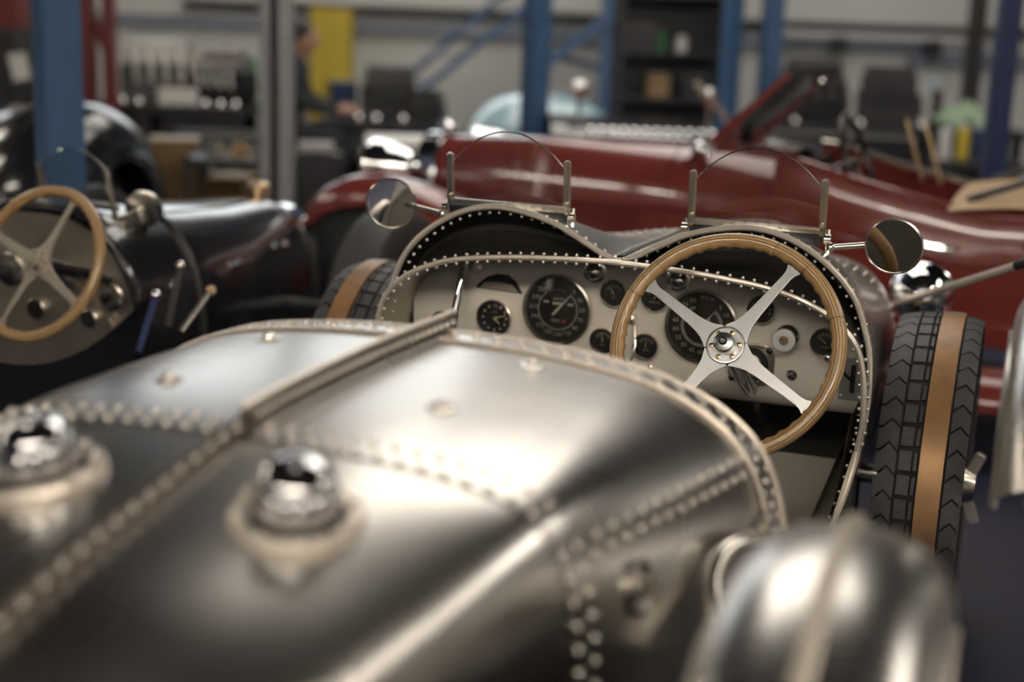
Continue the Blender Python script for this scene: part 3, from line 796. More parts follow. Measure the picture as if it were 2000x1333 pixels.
# ---- wheels: tyre carcass with separate tread blocks
TR = .367
def tyre_profile(R, w):
    return [(R - .125, -w * .70), (R - .118, -w * .86), (R - .085, -w * .99), (R - .05, -w), (R - .028, -w * .97), (R - .014, -w * .88), (R - .0085, -w * .6), (R - .0075, 0),
            (R - .0085, w * .6), (R - .014, w * .88), (R - .028, w * .97), (R - .05, w), (R - .085, w * .99), (R - .118, w * .86), (R - .125, w * .70)]
def crown(x, w): return .0072 * abs(x / (w * .9)) ** 2.6
def block_mesh(name, outline, w):
    b = MB(); n = len(outline)
    top = []; bot = []
    for x, t in outline:
        for lst, h in ((top, 0), (bot, -.011)):
            r = TR - crown(x, w) + h; a = t / TR
            lst.append((x, math.sin(a) * r, math.cos(a) * r))
    b.add(top + bot, [tuple(range(n)), tuple(range(2 * n - 1, n - 1, -1))] + [(k, n + k, n + (k + 1) % n, (k + 1) % n) for k in range(n)])
    return b
NROW = 48
W2 = .079
def wheel(side, y0, front=True):
    ax = Vector((side * .612, y0, TR)) if side > 0 or not front else Vector((-.665, .53, TR))
    pr = tyre_profile(TR, W2)
    ty = MB().lathe([(r, h) for r, h in pr], (0, 0, 0), (1, 0, 0), 96).build('tyre', 'rubber_groove', car)
    ty.location = ax
    if front and side < 0: ty.rotation_euler = (0, 0, math.radians(5))
    for rr, hh in ((TR - .040, 1.0), (TR - .052, 1.01), (TR - .064, 1.015)):
        for s in (-1, 1):
            MB().tube([(s * W2 * hh, rr * math.sin(a), rr * math.cos(a)) for a in np.linspace(0, 2 * PI, 97)[:-1]], .0022, 5, closed=True).build('sidewall_rib', 'rubber', ty)
    p = 2 * PI * TR / NROW; g = p * .5 - .0028; v = .0085
    mir = -side                 # inner side of the car carries the square row
    def sg(o): return [(mir * x, t) for x, t in o]
    kinds = {
        'tread_block': [sg([(.045, -g - v), (.062, -g + v), (.080, -g - v), (.0865, -g - v * .9), (.0865, g - v * .9), (.080, g - v), (.062, g + v), (.045, g - v)]),
                        sg([(-.083, -g - v), (-.066, -g + v), (-.0485, -g - v), (-.0485, g - v), (-.066, g + v), (-.083, g - v)]),
                        sg([(.0165, -g * .9), (.040, -g * .9), (.040, g * .9), (.0165, g * .9)]),
                        sg([(.006, -g * .8), (.012, -g * .8), (.012, g * .8), (.006, g * .8)])]}
    rest = MB()
    for ol in kinds['tread_block']:
        bm_ = block_mesh('tread_block', ol, W2); me = bm_.mesh('tread_block', 'rubber', bevel=0.0, angle=25)
        for i in range(NROW):
            a = 2 * PI * i / NROW
            # rotation about x: +angle moves the top of the wheel towards -y (the camera side) first
            if front and 0 <= a <= math.radians(150) and len(ol) > 4 or (front and len(ol) == 4 and 0 <= a <= math.radians(130) and abs(ol[0][0]) > .01):
                o = link('tread_block', me, ty); o.rotation_euler = (a, 0, 0)
            else:
                R = Matrix.Rotation(a, 3, 'X'); rest.add([R @ Vector(q) for q in bm_.v], bm_.f)
    r_ = rest.build('tread_blocks', 'rubber', ty, angle=25); r_['kind'] = 'stuff'
    if front:
        b0, b1 = sorted((mir * .002, mir * -.045))
        prof = [(TR - .006, b0), (TR + .0035, b0 + .001), (TR + .0042, (b0 + b1) / 2), (TR + .0035, b1 - .001), (TR - .006, b1)]
        MB().lathe(prof, (0, 0, 0), (1, 0, 0), 96).build('metal_band', 'bronze_band', ty)
    MB().lathe([(TR - .13, -.06), (TR - .118, -.064), (TR - .118, -.05), (TR - .15, -.04), (TR - .15, .04), (TR - .118, .05), (TR - .118, .064), (TR - .13, .06)], (0, 0, 0), (1, 0, 0), 64).build('rim', 'nickel', ty)
    MB().lathe([(.06, -.07), (.06, .05), (.045, .07), (.03, .10), (.0, .105)], (0, 0, 0), (side, 0, 0), 32).build('hub', 'nickel', ty)
    sp = MB()
    for k in range(36):
        a = 2 * PI * k / 36; s = 1 if k % 2 else -1
        sp.cyl((s * .04, math.sin(a) * .055, math.cos(a) * .055), (-s * .01, math.sin(a + .25) * (TR - .148), math.cos(a + .25) * (TR - .148)), .002, 5)
    w_ = sp.build('wire_spokes', 'nickel', ty); w_['kind'] = 'stuff'
    for k in (-1, 1): MB().beam((side * .085, 0, k * .02), (side * .108, 0, k * .078), .024, .018, up=(0, 1, 0)).build('spinner_ear', 'nickel', ty, bevel=.004)
    return ty
wheel(1, .58); wheel(-1, .58)
RY = -1.32
wheel(1, RY, False); wheel(-1, RY, False)
# ---- rear mudguards
def mudguard(parent, x0, y0, z0, R, a0, a1, half, crownh, m1='aluminium', m2='aluminium_edge', name='rear_mudguard'):
    G = []
    for a in np.linspace(a0, a1, 60):
        g = []
        for b in np.linspace(-PI / 2, PI / 2, 26):
            sx = math.copysign(abs(math.sin(b)) ** .85, math.sin(b)); r = R - crownh * (1 - abs(math.cos(b)) ** .8)
            g.append((x0 + half * sx, y0 + math.sin(a) * r, z0 + math.cos(a) * r))
        G.append(g)
    o = MB().grid(G).build(name, m1, parent, angle=60)
    MB().tube([(x0, y0 + math.sin(a) * (R + .001), z0 + math.cos(a) * (R + .001)) for a in np.linspace(a0, a1, 80)], .0095, 8).build('guard_bead', m2, o)
    for s in (-1, 1):
        MB().tube([(x0 + s * half, y0 + math.sin(a) * (R - crownh), z0 + math.cos(a) * (R - crownh)) for a in np.linspace(a0, a1, 60)], .005, 6).build('guard_edge', m2, o)
    return o
for sd in (1, -1):
    mudguard(car, sd * .630, RY, .420, .462, -2.3, 1.22, .100, .085)
    st = [dep(1400, 1290, 1.58), dep(1393, 1210, 1.60), dep(1392, 1130, 1.63), dep(1415, 1080, 1.66), dep(1465, 1057, 1.70), dep(1545, 1050, 1.78), dep(1600, 1065, 1.80)]
    st = [(sd * p_[0], p_[1], p_[2]) for p_ in st]
    MB().tube(spline(st, 30), .0105, 12).build('guard_stay', 'nickel', car)
MB().cyl((-.62, .58, TR), (.62, .58, TR), .022, 14).build('front_axle', 'nickel', car)
MB().cyl((-.62, RY, TR), (.62, RY, TR), .035, 14).build('rear_axle', 'dark_steel', car)
# ---- headlamps ahead of the front axle, lever rod
for sd in (1, -1):
    c = Vector(dep(1800, 573, 3.85)); c.x *= sd
    hl = MB().lathe([(0, -.115), (.03, -.11), (.06, -.09), (.078, -.05), (.082, 0), (.086, .005), (.086, .02), (.08, .024)], c, (0, 1, 0), 40).build('headlamp', 'chrome', car)
    MB().lathe([(.08, .022), (0, .032)], c, (0, 1, 0), 32).build('headlamp_lens', 'porcelain', hl)
    MB().cyl(c, (c.x * .8, c.y, .40), .012, 10).build('headlamp_bracket', 'nickel', hl)
    MB().lathe([(.012, -.118), (.012, -.11)], c, (0, 1, 0), 12).build('headlamp_nut', 'brass', hl)
a, b = dep(1742, 596, 3.55), dep(1985, 519, 3.15)
lr = MB().tube([a, b], .0095, 8).build('bonnet_strap_rod', 'aluminium_edge', car)
MB().tube([b, b + (b - a) * .22], .011, 10).build('rod_grip', 'black_plastic', lr)
MB().tube([dep(1690, 645, 3.35), a], .006, 8).build('rod_link', 'aluminium_edge', lr)

# ---- place the rivets: the 300 that show largest are parts, the rest one part
rm = MB().lathe([(.0050, -.0012), (.0050, .0006), (.0044, .0027), (.0026, .0042), (0, .0047)], (0, 0, 0), (0, 0, 1), 9)
rme = rm.mesh('rivet', 'rivet_metal')
def vis(p):
    d = p - CAM; z = d @ _F; u = 1000 + FPX * (d @ RC) / z; v = 666.5 - FPX * (d @ UC) / z
    return z, -30 < u < 2030 and -30 < v < 1363
cand = []
for i, (p, n) in enumerate(RIV):
    z, ok = vis(p); facing = float(np.dot(n, CAM - p)) > -.15
    tail_hidden = p[0] < -.2 and n[0] < -.75
    cand.append((0 if ok and facing and not tail_hidden else 1, z, i))
cand.sort()
rest = MB()
for k, (bad, z, i) in enumerate(cand):
    p, n = RIV[i]; x, y, nn = frame(n); R = Matrix((x, y, nn)).transposed()
    g = .75 if p[1] > 0 else (.9 if abs(p[0]) < .01 else .95)
    if k < 300 and not bad:
        o = link('rivet', rme, car); o.matrix_local = Matrix.Translation(Vector(p)) @ R.to_4x4() @ Matrix.Scale(g, 4)
    else:
        rest.add([R @ (Vector(q) * g) + Vector(p) for q in rm.v], rm.f)
rr_ = rest.build('rivets', 'rivet_metal', car); rr_['kind'] = 'stuff'
#__BG__
# ================================================================== NEIGHBOURING SILVER CAR (right edge)
nb = thing('silver_car', 'silver car at the right edge of the photo, only its riveted mudguard showing', 'car', (1.031, -.36, 0))
mg2 = mudguard(nb, -.155, 0., .49, .50, -.92, 1.45, .125, .10, 'aluminium', 'aluminium', name='mudguard')
for k in range(46):
    a = -.9 + 2.2 * k / 45
    o = link('rivet', rme, mg2)
    p = Vector((-.155 - .085, math.sin(a) * (.50 - .030), .47 + math.cos(a) * (.50 - .030))); n_ = Vector((-.5, math.sin(a), math.cos(a))).normalized()
    x, y, nn = frame(n_); o.matrix_local = Matrix.Translation(p) @ Matrix((x, y, nn)).transposed().to_4x4()
for y in (-.1, .3): MB().tube([(-.155, y, .96 - abs(y) * .3), (.0, y, .80), (.25, y, .62)], .012, 8).build('guard_stay', 'nickel', nb)
G = []
for y in np.linspace(-1.2, 1.6, 16):
    hw = .40 * (1 - .35 * abs(y - .1) ** 2 / 2.2)
    G.append([(.58 + hw * math.cos(a), y, .0 + (.80 - .1 * abs(y)) * max(0, math.sin(a)) ** .6) for a in np.linspace(0, PI, 20)])
MB().grid(G).build('body', 'aluminium', nb, angle=60)

# ================================================================== BLACK RACING CAR (left)
BX, BY = -1.765, .352
bc = thing('racing_car', 'black vintage racing car with a wood-rimmed steering wheel, at the left', 'car', (BX, BY, 0), 0)
def bsec(y):                    # half width, crown height, shoulder
    K = [(-1.5, .10, .42), (-1.0, .27, .60), (-.45, .33, .66), (.10, .35, .70), (.34, .345, .785), (.70, .32, .745), (1.1, .265, .70), (1.45, .20, .675), (1.60, .16, .63)]
    return [float(np.interp(y, [k[0] for k in K], [k[i] for k in K])) for i in (1, 2)]
def bring(y, n=30, a0=0., a1=PI):
    hw, zt = bsec(y); r = []
    for a in np.linspace(a0, a1, n):
        c, s = math.cos(a), math.sin(a)
        r.append((hw * math.copysign(abs(c) ** .72, c), y, .24 + (zt - .24) * max(0., s) ** .62))
    return r
MB().grid([bring(y) for y in np.linspace(.30, 1.60, 30)]).build('bonnet', 'black_paint', bc, angle=60)
MB().grid([bring(y) for y in np.linspace(-1.5, -.42, 20)]).build('tail', 'black_paint', bc, angle=60)
for sd in (1, -1):
    MB().grid([[(sd * (.345 - .02 * abs(k)), y, zz) for k, zz in ((0, .56 - .1 * math.sin((y + .42) / .75 * PI)), (.5, .4), (1, .22))] for y in np.linspace(-.44, .33, 12)]).build('side_panel', 'black_paint', bc)
nr = bring(1.60)
MB().prism([(p[0] * 1.05, p[2] + .01) for p in nr], (0, 1.60, 0), (1, 0, 0), (0, 0, 1), (0, 1, 0), -.03, .04).build('radiator_shell', 'chrome', bc, bevel=.008)
MB().prism([(p[0] * .9, p[2] - .01) for p in nr], (0, 1.60, 0), (1, 0, 0), (0, 0, 1), (0, 1, 0), .041, .046).build('radiator_core', 'dark_steel', bc)
MB().lathe([(.03, 0), (.03, .02), (.038, .025), (.036, .05), (.012, .06), (0, .061)], (0, 1.50, .665), (0, 0, 1), 20).build('radiator_cap', 'brass', bc)
ed = bring(.30, 50)
MB().tube(ed, .012, 8).build('scuttle_edge', 'black_paint', bc)
MB().prism([(p[0] * .97, p[2] - .015) for p in ed], (0, .30, 0), (1, 0, 0), (0, 0, 1), (0, 1, 0), -.01, 0).build('dashboard_panel', 'aluminium_dull', bc)
MB().prism([(p[0] * .93, p[2] - .17) for p in ed if p[2] > .45] , (0, .29, 0), (1, 0, 0), (0, 0, 1), (0, 1, 0), -.02, -.005).build('dash_face', 'aluminium_dull', bc)
MB().box((0, .31, .36), (.62, .02, .2)).build('toe_panel', 'black_liner', bc)
for x, z, r in ((.12, .60, .035), (.275, .555, .036), (-.05, .60, .045), (-.2, .59, .035), (.03, .50, .03), (.2, .49, .025)):
    g_ = MB().lathe([(r, 0), (r * 1.02, .012), (r * .9, .015)], (x, .268, z), (0, -1, 0), 24).build('gauge', 'nickel', bc)
    MB().lathe([(r * .9, .0125), (0, .013)], (x, .268, z), (0, -1, 0), 20).build('dial', 'dial_cream' if x > .1 else 'dial_black', g_)
BS = Vector((.250, .0, .683)); tb = math.radians(24)
bn = Vector((-.10, -math.cos(tb), math.sin(tb))).normalized(); bxx, byy, bn = frame(bn)
def bwp(r, deg, h=0.): return BS + (bxx * math.cos(math.radians(deg)) + byy * math.sin(math.radians(deg))) * r + bn * h
bw = wheel_rim(.186, 'steering_wheel', bc, bwp, 160, 12)
for a in (70, 160, -30, -112):
    t = bxx * math.cos(math.radians(a)) + byy * math.sin(math.radians(a)); s = bn.cross(t)
    MB().prism([(p[0] * .93, p[1]) for p in spoke_outline()], BS, t, s, bn, -.003, .003).build('spoke', 'aluminium_dull', bw, bevel=.001)
MB().lathe([(.036, -.004), (.036, .006), (.018, .008), (.016, .02), (0, .022)], BS, bn, 30).build('hub_boss', 'aluminium_dull', bw)
for k in range(6): MB().lathe([(.004, .006), (.004, .009), (0, .01)], bwp(.027, 60 * k), bn, 8).build('hub_screw', 'nickel', bw)
MB().cyl(BS, (.22, .8, .45), .018, 12).build('steering_column', 'black_paint', bc)
# its aero screen and mirror
sf = MB().box((.105, .37, .775), (.24, .016, .014)).build('aero_screen', 'nickel', bc, bevel=.003)
for x in (-.005, .215): MB().beam((x, .37, .74), (x - .012, .345, .885), .013, .013).build('screen_post', 'nickel', sf, bevel=.003)
pts = [(-.005, 0), (-.005, .085)] + [(-.005 + .22 * a, .085 + .065 * (1 - abs(2 * a - 1) ** 2.2)) for a in np.linspace(0, 1, 20)[1:-1]] + [(.215, .085), (.215, 0)]
sg_ = MB().prism(pts, (0, .37, .78), (1, 0, 0), Vector((-.05, -.17, 1)), (0, -1, 0), -.002, .002).build('screen_glass', 'clear_glass', sf, smooth=False)
MB().tube([Vector((p[0], .37, .78)) + Vector((-.05, -.17, 1)) * p[1] for p in pts[1:-1]], .0016, 6).build('glass_edge', 'nickel', sg_)
mcn = Vector(dep(282, 408, 3.95)) - Vector((BX, BY, 0)); mn = Vector((.36, -.90, -.22)).normalized()
mm = MB().lathe([(0, -.03), (.035, -.024), (.05, -.008), (.053, .0), (.053, .005), (.05, .007)], mcn, mn, 30).build('mirror', 'nickel', bc)
MB().lathe([(.0505, .004), (0, .0045)], mcn, mn, 30).build('mirror_face', 'mirror_glass', mm)
MB().cyl(mcn, (.215, .37, .745), .006, 8).build('mirror_stem', 'nickel', mm)
# levers outside the cockpit, strap, fittings
for (a, b, D0, D1, m1, m2) in (((412, 568), (352, 650), 3.62, 3.5, 'nickel', 'tan_leather'), ((305, 577), (270, 690), 3.5, 3.4, 'navy_steel', 'chrome'), ((352, 520), (328, 640), 3.7, 3.6, 'iron', 'nickel')):
    p, q = Vector(dep(*a, D0)) - Vector((BX, BY, 0)), Vector(dep(*b, D1)) - Vector((BX, BY, 0))
    l_ = MB().cyl(q, p, .009, 10).build('hand_lever', m1, bc); MB().ball(p, .014).build('lever_knob', m2, l_)
MB().tube([(p[0] * 1.012, .62, p[2] + .004) for p in bring(.62, 40)], .010, 6).build('bonnet_strap', 'iron', bc)
for y in (.5, .9, 1.3):
    hw, zt = bsec(y); MB().lathe([(.014, 0), (.012, .012), (0, .014)], (hw * .93, y, .55), (1, 0, .2), 12).build('bonnet_catch', 'chrome', bc)
# wheels and rear guard
for sx, y in ((1, 1.30), (-1, 1.30), (1, -1.12), (-1, -1.12)):
    t_ = MB().lathe(tyre_profile(.35, .075), (sx * .60, y, .35), (1, 0, 0), 64).build('tyre', 'rubber', bc)
    MB().lathe([(.24, -.05), (.24, .05), (.06, .07), (0, .08)], (sx * .60, y, .35), (sx, 0, 0), 32).build('rim', 'iron', t_)
for sx in (1, -1): mudguard(bc, sx * .60, -1.12, .37, .40, -1.9, 1.5, .10, .07, 'black_paint', 'nickel')
MB().cyl((-.6, 1.30, .35), (.6, 1.30, .35), .022, 10).build('front_axle', 'iron', bc)
MB().cyl((-.6, -1.12, .35), (.6, -1.12, .35), .03, 10).build('rear_axle', 'iron', bc)
# body of a further black car, its broad front wing behind the blue column
p = dep(178, 300, 6.2)
bf = thing('saloon_car', 'glossy black car wing rising behind the blue column at the left', 'car', (p[0] - .25, p[1], 0), YAW - .25)
mudguard(bf, .12, 0, .37, .52, -1.7, 1.6, .28, .24, 'black_paint', 'black_paint', 'wing')
MB().lathe(tyre_profile(.36, .09), (.12, 0, .36), (1, 0, 0), 48).build('tyre', 'rubber', bf)
G = [[(-.62 + .40 * math.copysign(abs(math.cos(a)) ** .7, math.cos(a)), y, .3 + .5 * max(0, math.sin(a)) ** .6) for a in np.linspace(0, PI, 20)] for y in np.linspace(-1.6, .7, 10)]
MB().grid(G).build('body', 'black_paint', bf, angle=60)
hl_ = MB().lathe([(0, -.12), (.05, -.11), (.09, -.05), (.095, .02), (.09, .03)], (-.28, .55, .66), (0, 1, 0), 24).build('headlamp', 'chrome', bf)
MB().cyl((-.28, .5, .66), (-.4, .4, .5), .015, 8).build('lamp_bracket', 'chrome', hl_)

# ================================================================== RED ROADSTER
AL = math.radians(24)
hd = _R * (-math.cos(AL)) + FH * math.sin(AL)
nn2 = _R * math.sin(AL) + FH * math.cos(AL)
org = CAM + nn2 * 5.25
rc = thing('roadster', 'dark red vintage roadster with chrome headlamps, parked crosswise behind the silver car', 'car', (org[0], org[1], 0), math.atan2(hd[1], hd[0]) - PI / 2)
RK = [(2.66, .20, .835), (2.2, .245, .860), (1.7, .31, .872), (1.37, .365, .880), (1.15, .40, .872), (.85, .42, .80), (.5, .43, .735), (.1, .43, .75), (-.3, .43, .80), (-.9, .38, .74), (-1.4, .22, .58), (-1.6, .05, .48)]
def rsec(y): return [float(np.interp(-y, [-k[0] for k in RK], [k[i] for k in RK])) for i in (1, 2)]
def rring(y, n=36, a0=0, a1=PI):
    hw, zt = rsec(y)
    return [(hw * math.copysign(abs(math.cos(a)) ** .62, math.cos(a)), y, .30 + (zt - .30) * max(0., math.sin(a)) ** .55) for a in np.linspace(a0, a1, n)]
for nm, y0, y1, n in (('bonnet', 2.66, 1.62, 24), ('scuttle', 1.615, 1.20, 14), ('tail', -.30, -1.6, 20)):
    MB().grid([rring(y) for y in np.linspace(y0, y1, n)]).build(nm, 'red_paint', rc, angle=60)
for sd in (1, -1):
    side_ = []
    for y in np.linspace(1.20, -.30, 24):
        hw, zt = rsec(y); side_.append([(sd * hw * w_, y, .30 + (zt - .30) * q) for w_, q in ((.97, 0), (1.0, .25), (1.01, .55), (.99, .8), (.96, .95), (.93, 1.0), (.90, .985))])
    MB().grid(side_).build('door_panel', 'red_paint', rc, angle=60)
    MB().tube([(sd * rsec(y)[0] * .93, y, rsec(y)[1] + .004) for y in np.linspace(1.2, -.3, 24)], .010, 8).build('cockpit_rim', 'nickel' if sd > 0 else 'red_paint', rc)
    MB().tube([(sd * rsec(y)[0] * 1.012, y, .30 + (rsec(y)[1] - .30) * .62) for y in np.linspace(2.2, -.3, 40)], .006, 6).build('swage_line', 'red_paint', rc)
    h_ = MB().tube([(sd * .435, .70, .632), (sd * .462, .70, .634), (sd * .468, .62, .628), (sd * .466, .56, .622)], .009, 8).build('door_handle', 'chrome', rc)
    for z in (.66, .60): MB().cyl((sd * .43, .34, z - .015), (sd * .445, .34, z + .015), .010, 8).build('door_hinge', 'chrome', rc)
    # louvres in the bonnet side
    for k in range(22):
        y = 1.72 + .034 * k; hw = rsec(y)[0]
        for zz in (.60, .47):
            MB().beam((sd * (hw * 1.0 + .002), y, zz - .05), (sd * (hw * .985 + .002), y, zz + .05), .008, .016).build('louvre', 'red_dull', rc)
MB().grid([[(x, y, .45 + .0 * x) for x in np.linspace(-.38, .38, 4)] for y in np.linspace(1.2, -.3, 6)]).build('cockpit_floor', 'black_liner', rc)
MB().box((0, 1.16, .66), (.74, .02, .36)).build('dashboard', 'black_liner', rc)
# radiator, lamps, wings, wheels
rr2 = rring(2.66)
MB().prism([(p_[0] * 1.06, p_[2] + .012) for p_ in rr2], (0, 2.66, 0), (1, 0, 0), (0, 0, 1), (0, 1, 0), -.035, .06).build('radiator_shell', 'chrome', rc, bevel=.012)
MB().prism([(p_[0] * .88, p_[2] - .03) for p_ in rr2], (0, 2.66, 0), (1, 0, 0), (0, 0, 1), (0, 1, 0), .061, .066).build('radiator_core', 'dark_steel', rc)
MB().lathe([(.025, 0), (.025, .02), (.032, .03), (.0, .055)], (0, 2.66, .842), (0, 0, 1), 16).build('radiator_cap', 'chrome', rc)
for sd in (1, -1):
    hl2 = MB().lathe([(0, -.17), (.035, -.16), (.075, -.11), (.102, -.03), (.108, .02), (.112, .03), (.105, .045)], (sd * .46, 2.70, .735), (0, 1, 0), 32).build('headlamp', 'chrome', rc)
    MB().lathe([(.104, .042), (.06, .058), (0, .062)], (sd * .46, 2.70, .735), (0, 1, 0), 24).build('headlamp_glass', 'porcelain', hl2)
    MB().cyl((sd * .46, 2.65, .66), (sd * .40, 2.60, .45), .016, 8).build('headlamp_post', 'chrome', hl2)
    wg = []
    wp_ = [(2.93, .42), (2.91, .53), (2.85, .64), (2.74, .71), (2.58, .735), (2.38, .70), (2.08, .61), (1.85, .49), (1.6, .38), (1.3, .31), (.6, .29), (-.2, .29)]
    W = spline(wp_, 60)
    for i, (y, z) in enumerate(W):
        t_ = W[min(i + 1, 59)] - W[max(i - 1, 0)]; t_ /= np.linalg.norm(t_); nz_ = (abs(t_[1]) * (1 if y > 2.6 else -1) * 1.0, abs(t_[0]))
        g_ = []
        for b in np.linspace(-PI / 2, PI / 2, 18):
            dn = .11 * (1 - abs(math.cos(b)) ** .9); g_.append((sd * .66 + .145 * math.sin(b), y - nz_[0] * dn * .5, z - dn))
        wg.append(g_)
    MB().grid(wg).build('front_wing', 'red_paint', rc, angle=60)
    for yy in (2.63, -.75):
        t_ = MB().lathe(tyre_profile(.345, .075), (sd * .66, yy, .345), (1, 0, 0), 64).build('tyre', 'rubber', rc)
        MB().lathe([(.235, -.06), (.245, -.06), (.245, .06), (.235, .065), (.20, .03), (.07, .05), (.05, .08), (0, .085)], (sd * .66, yy, .345), (sd, 0, 0), 40).build('rim', 'red_dull', t_)
    rw_ = mudguard(rc, sd * .66, -.75, .36, .42, -1.9, 1.7, .14, .09, 'red_paint', 'red_paint', 'rear_wing')
MB().cyl((-.66, 2.63, .345), (.66, 2.63, .345), .025, 8).build('front_axle', 'iron', rc)
MB().cyl((-.66, -.75, .345), (.66, -.75, .345), .035, 8).build('rear_axle', 'iron', rc)
# raked windscreen
wsb, wst = 1.50, 1.17
ws = MB().beam((-.37, wsb, .83), (.37, wsb, .83), .022, .022).build('windscreen', 'red_paint', rc)
for sd in (1, -1):
    MB().beam((sd * .37, wsb + .02, .82), (sd * .36, wst, 1.16), .026, .040, up=(1, 0, 0)).build('screen_pillar', 'red_paint', ws, bevel=.006)
    MB().cyl((sd * .40, wsb - .06, .86), (sd * .385, wsb - .04, .93), .022, 12).build('pillar_bracket', 'chrome', ws)
    MB().ball((sd * .42, wsb - .04, .885), .03).build('side_lamp', 'chrome', ws)
MB().beam((-.36, wst, 1.16), (.36, wst, 1.16), .026, .03).build('top_rail', 'dark_steel', ws, bevel=.006)
MB().add([(-.36, wsb, .84), (.36, wsb, .84), (.35, wst, 1.155), (-.35, wst, 1.155)], [(0, 1, 2, 3)]).build('screen_glass', 'clear_glass', ws, smooth=False)
ml = MB().lathe([(0, -.05), (.03, -.045), (.045, -.01), (.047, .005)], (.30, 1.24, 1.12), (0, 1, .2), 20).build('spot_lamp', 'chrome', ws)
# seats and steering wheel
for sd in (1, -1):
    st_ = []
    for z in np.linspace(.42, .815, 8):
        hh = .20 * (1 - .25 * ((z - .42) / .4) ** 3); st_.append([(sd * .21 + hh * math.copysign(abs(math.cos(a)) ** .5, math.cos(a)) * .95, .12 - .18 * (z - .42) + .07 * math.copysign(abs(math.sin(a)) ** .6, math.sin(a)), z) for a in np.linspace(0, 2 * PI, 25)[:-1]])
    sb_ = MB().grid(st_, cv=True); sb_.add(st_[-1], [tuple(range(24))]); sb_.build('seat_back', 'tan_leather', rc, angle=60)
    MB().box((sd * .21, .42, .46), (.36, .46, .14)).build('seat_cushion', 'tan_leather', rc, bevel=.03)
tn = MB()
tn.grid([[(x, y, .775 + .045 * math.sin((x + .45) / .9 * PI) ** .6 - .03 * max(0, (y - .3) / .3) ** 2) for x in np.linspace(-.449, .449, 20)] for y in np.linspace(.60, -.34, 12)]).build('tonneau_cover', 'tan_leather', rc, angle=60)
rsw = MB().tube([(-.2 + .17 * math.cos(a), .95 + .06 * math.sin(a), .86 + .155 * math.sin(a)) for a in np.linspace(0, 2 * PI, 33)[:-1]], .011, 8, closed=True).build('steering_wheel', 'black_plastic', rc)
for a in (0, 2.1, 4.2): MB().cyl((-.2, .95, .86), (-.2 + .165 * math.cos(a), .95 + .058 * math.sin(a), .86 + .15 * math.sin(a)), .006, 6).build('wheel_spoke', 'nickel', rsw)
MB().cyl((-.2, .95, .86), (-.2, 1.2, .76), .015, 8).build('steering_column', 'black_paint', rsw)
for k, (y, x) in enumerate(((.80, .33), (.72, .25), (.35, .36))):
    MB().beam((x, y, .76), (x, y + .08, .99), .018, .01).build('hood_iron', 'brass', rc)
MB().tube([(-.37, .55, .78), (-.36, .35, .86), (0, .28, .89), (.36, .35, .86), (.37, .55, .78)], .012, 8).build('hood_bow', 'dark_steel', rc)

# ================================================================== COLUMNS
def column(name, label, px, w, width, material, rot=0., top=None, group=None):
    q = atw(px, 60, w); c = hall_thing(name, label, 'column', q[0], w, 0, rot, group)
    MB().box((0, 0, ZC / 2), (width, width, ZC - .004)).build('shaft', material, c, bevel=.006)
    MB().box((0, 0, .012), (width * 1.8, width * 1.8, .02)).build('base_plate', material, c, bevel=.004)
    for sx in (-1, 1):
        for sy in (-1, 1): MB().cyl((sx * width * .72, sy * width * .72, .022), (sx * width * .72, sy * width * .72, .045), .012, 6).build('anchor_bolt', 'iron', c)
    return c
column('steel_column', 'wide blue steel column at the far left, behind the black racing car', 110, 4.9, .132, 'blue_steel', .62)
column('steel_column', 'blue steel column standing just behind the red bonnet', 1049, 8.2, .125, 'blue_steel', .5)
column('steel_column', 'bright blue column right of the dark cabinet', 1430, 9.6, .105, 'blue_steel', .75)
column('steel_column', 'shadowed blue column next to the pale wall on the right', 1508, 10.6, .14, 'blue_steel', .1)
column('steel_column', 'dark navy column near the right edge of the photo', 1968, 6.6, .092, 'navy_steel', .05)
# grey channel post
q = atw(541, 60, 6.6); gp = hall_thing('channel_post', 'grey double-flanged steel post left of the seated worker', 'post', q[0], 6.6)
MB().box((-.052, 0, 2.59), (.046, .06, 5.18)).build('flange', 'grey_steel', gp, bevel=.004)
MB().box((.045, -.01, 2.59), (.064, .07, 5.18)).build('flange', 'grey_steel', gp, bevel=.004)
MB().box((.0, .03, 2.59), (.09, .02, 5.18)).build('web', 'dark_steel', gp)
MB().box((0, .0, .012), (.26, .2, .02)).build('base_plate', 'grey_steel', gp)
# red press frame
q0 = atw(192, 100, 8.6); rf = hall_thing('workshop_press', 'dark red workshop press frame behind the wide blue column', 'press', q0[0], 8.6)
for x, wd in ((-.055, .07), (.07, .06)): MB().box((x, 0, 1.0), (wd, .12, 2.0)).build('upright', 'red_dull', rf, bevel=.005)
MB().box((0, 0, 1.95), (.30, .14, .12)).build('crossbeam', 'red_dull', rf, bevel=.005)
MB().beam((-.05, .0, 1.30), (.07, 0, .98), .05, .05).build('brace', 'red_dull', rf)
MB().box((0, 0, .30), (.22, .10, .08)).build('table', 'iron', rf); MB().box((0, 0, .03), (.34, .5, .06)).build('foot', 'red_dull', rf)
MB().cyl((0, 0, 1.9), (0, 0, 1.5), .03, 12).build('ram', 'nickel', rf)

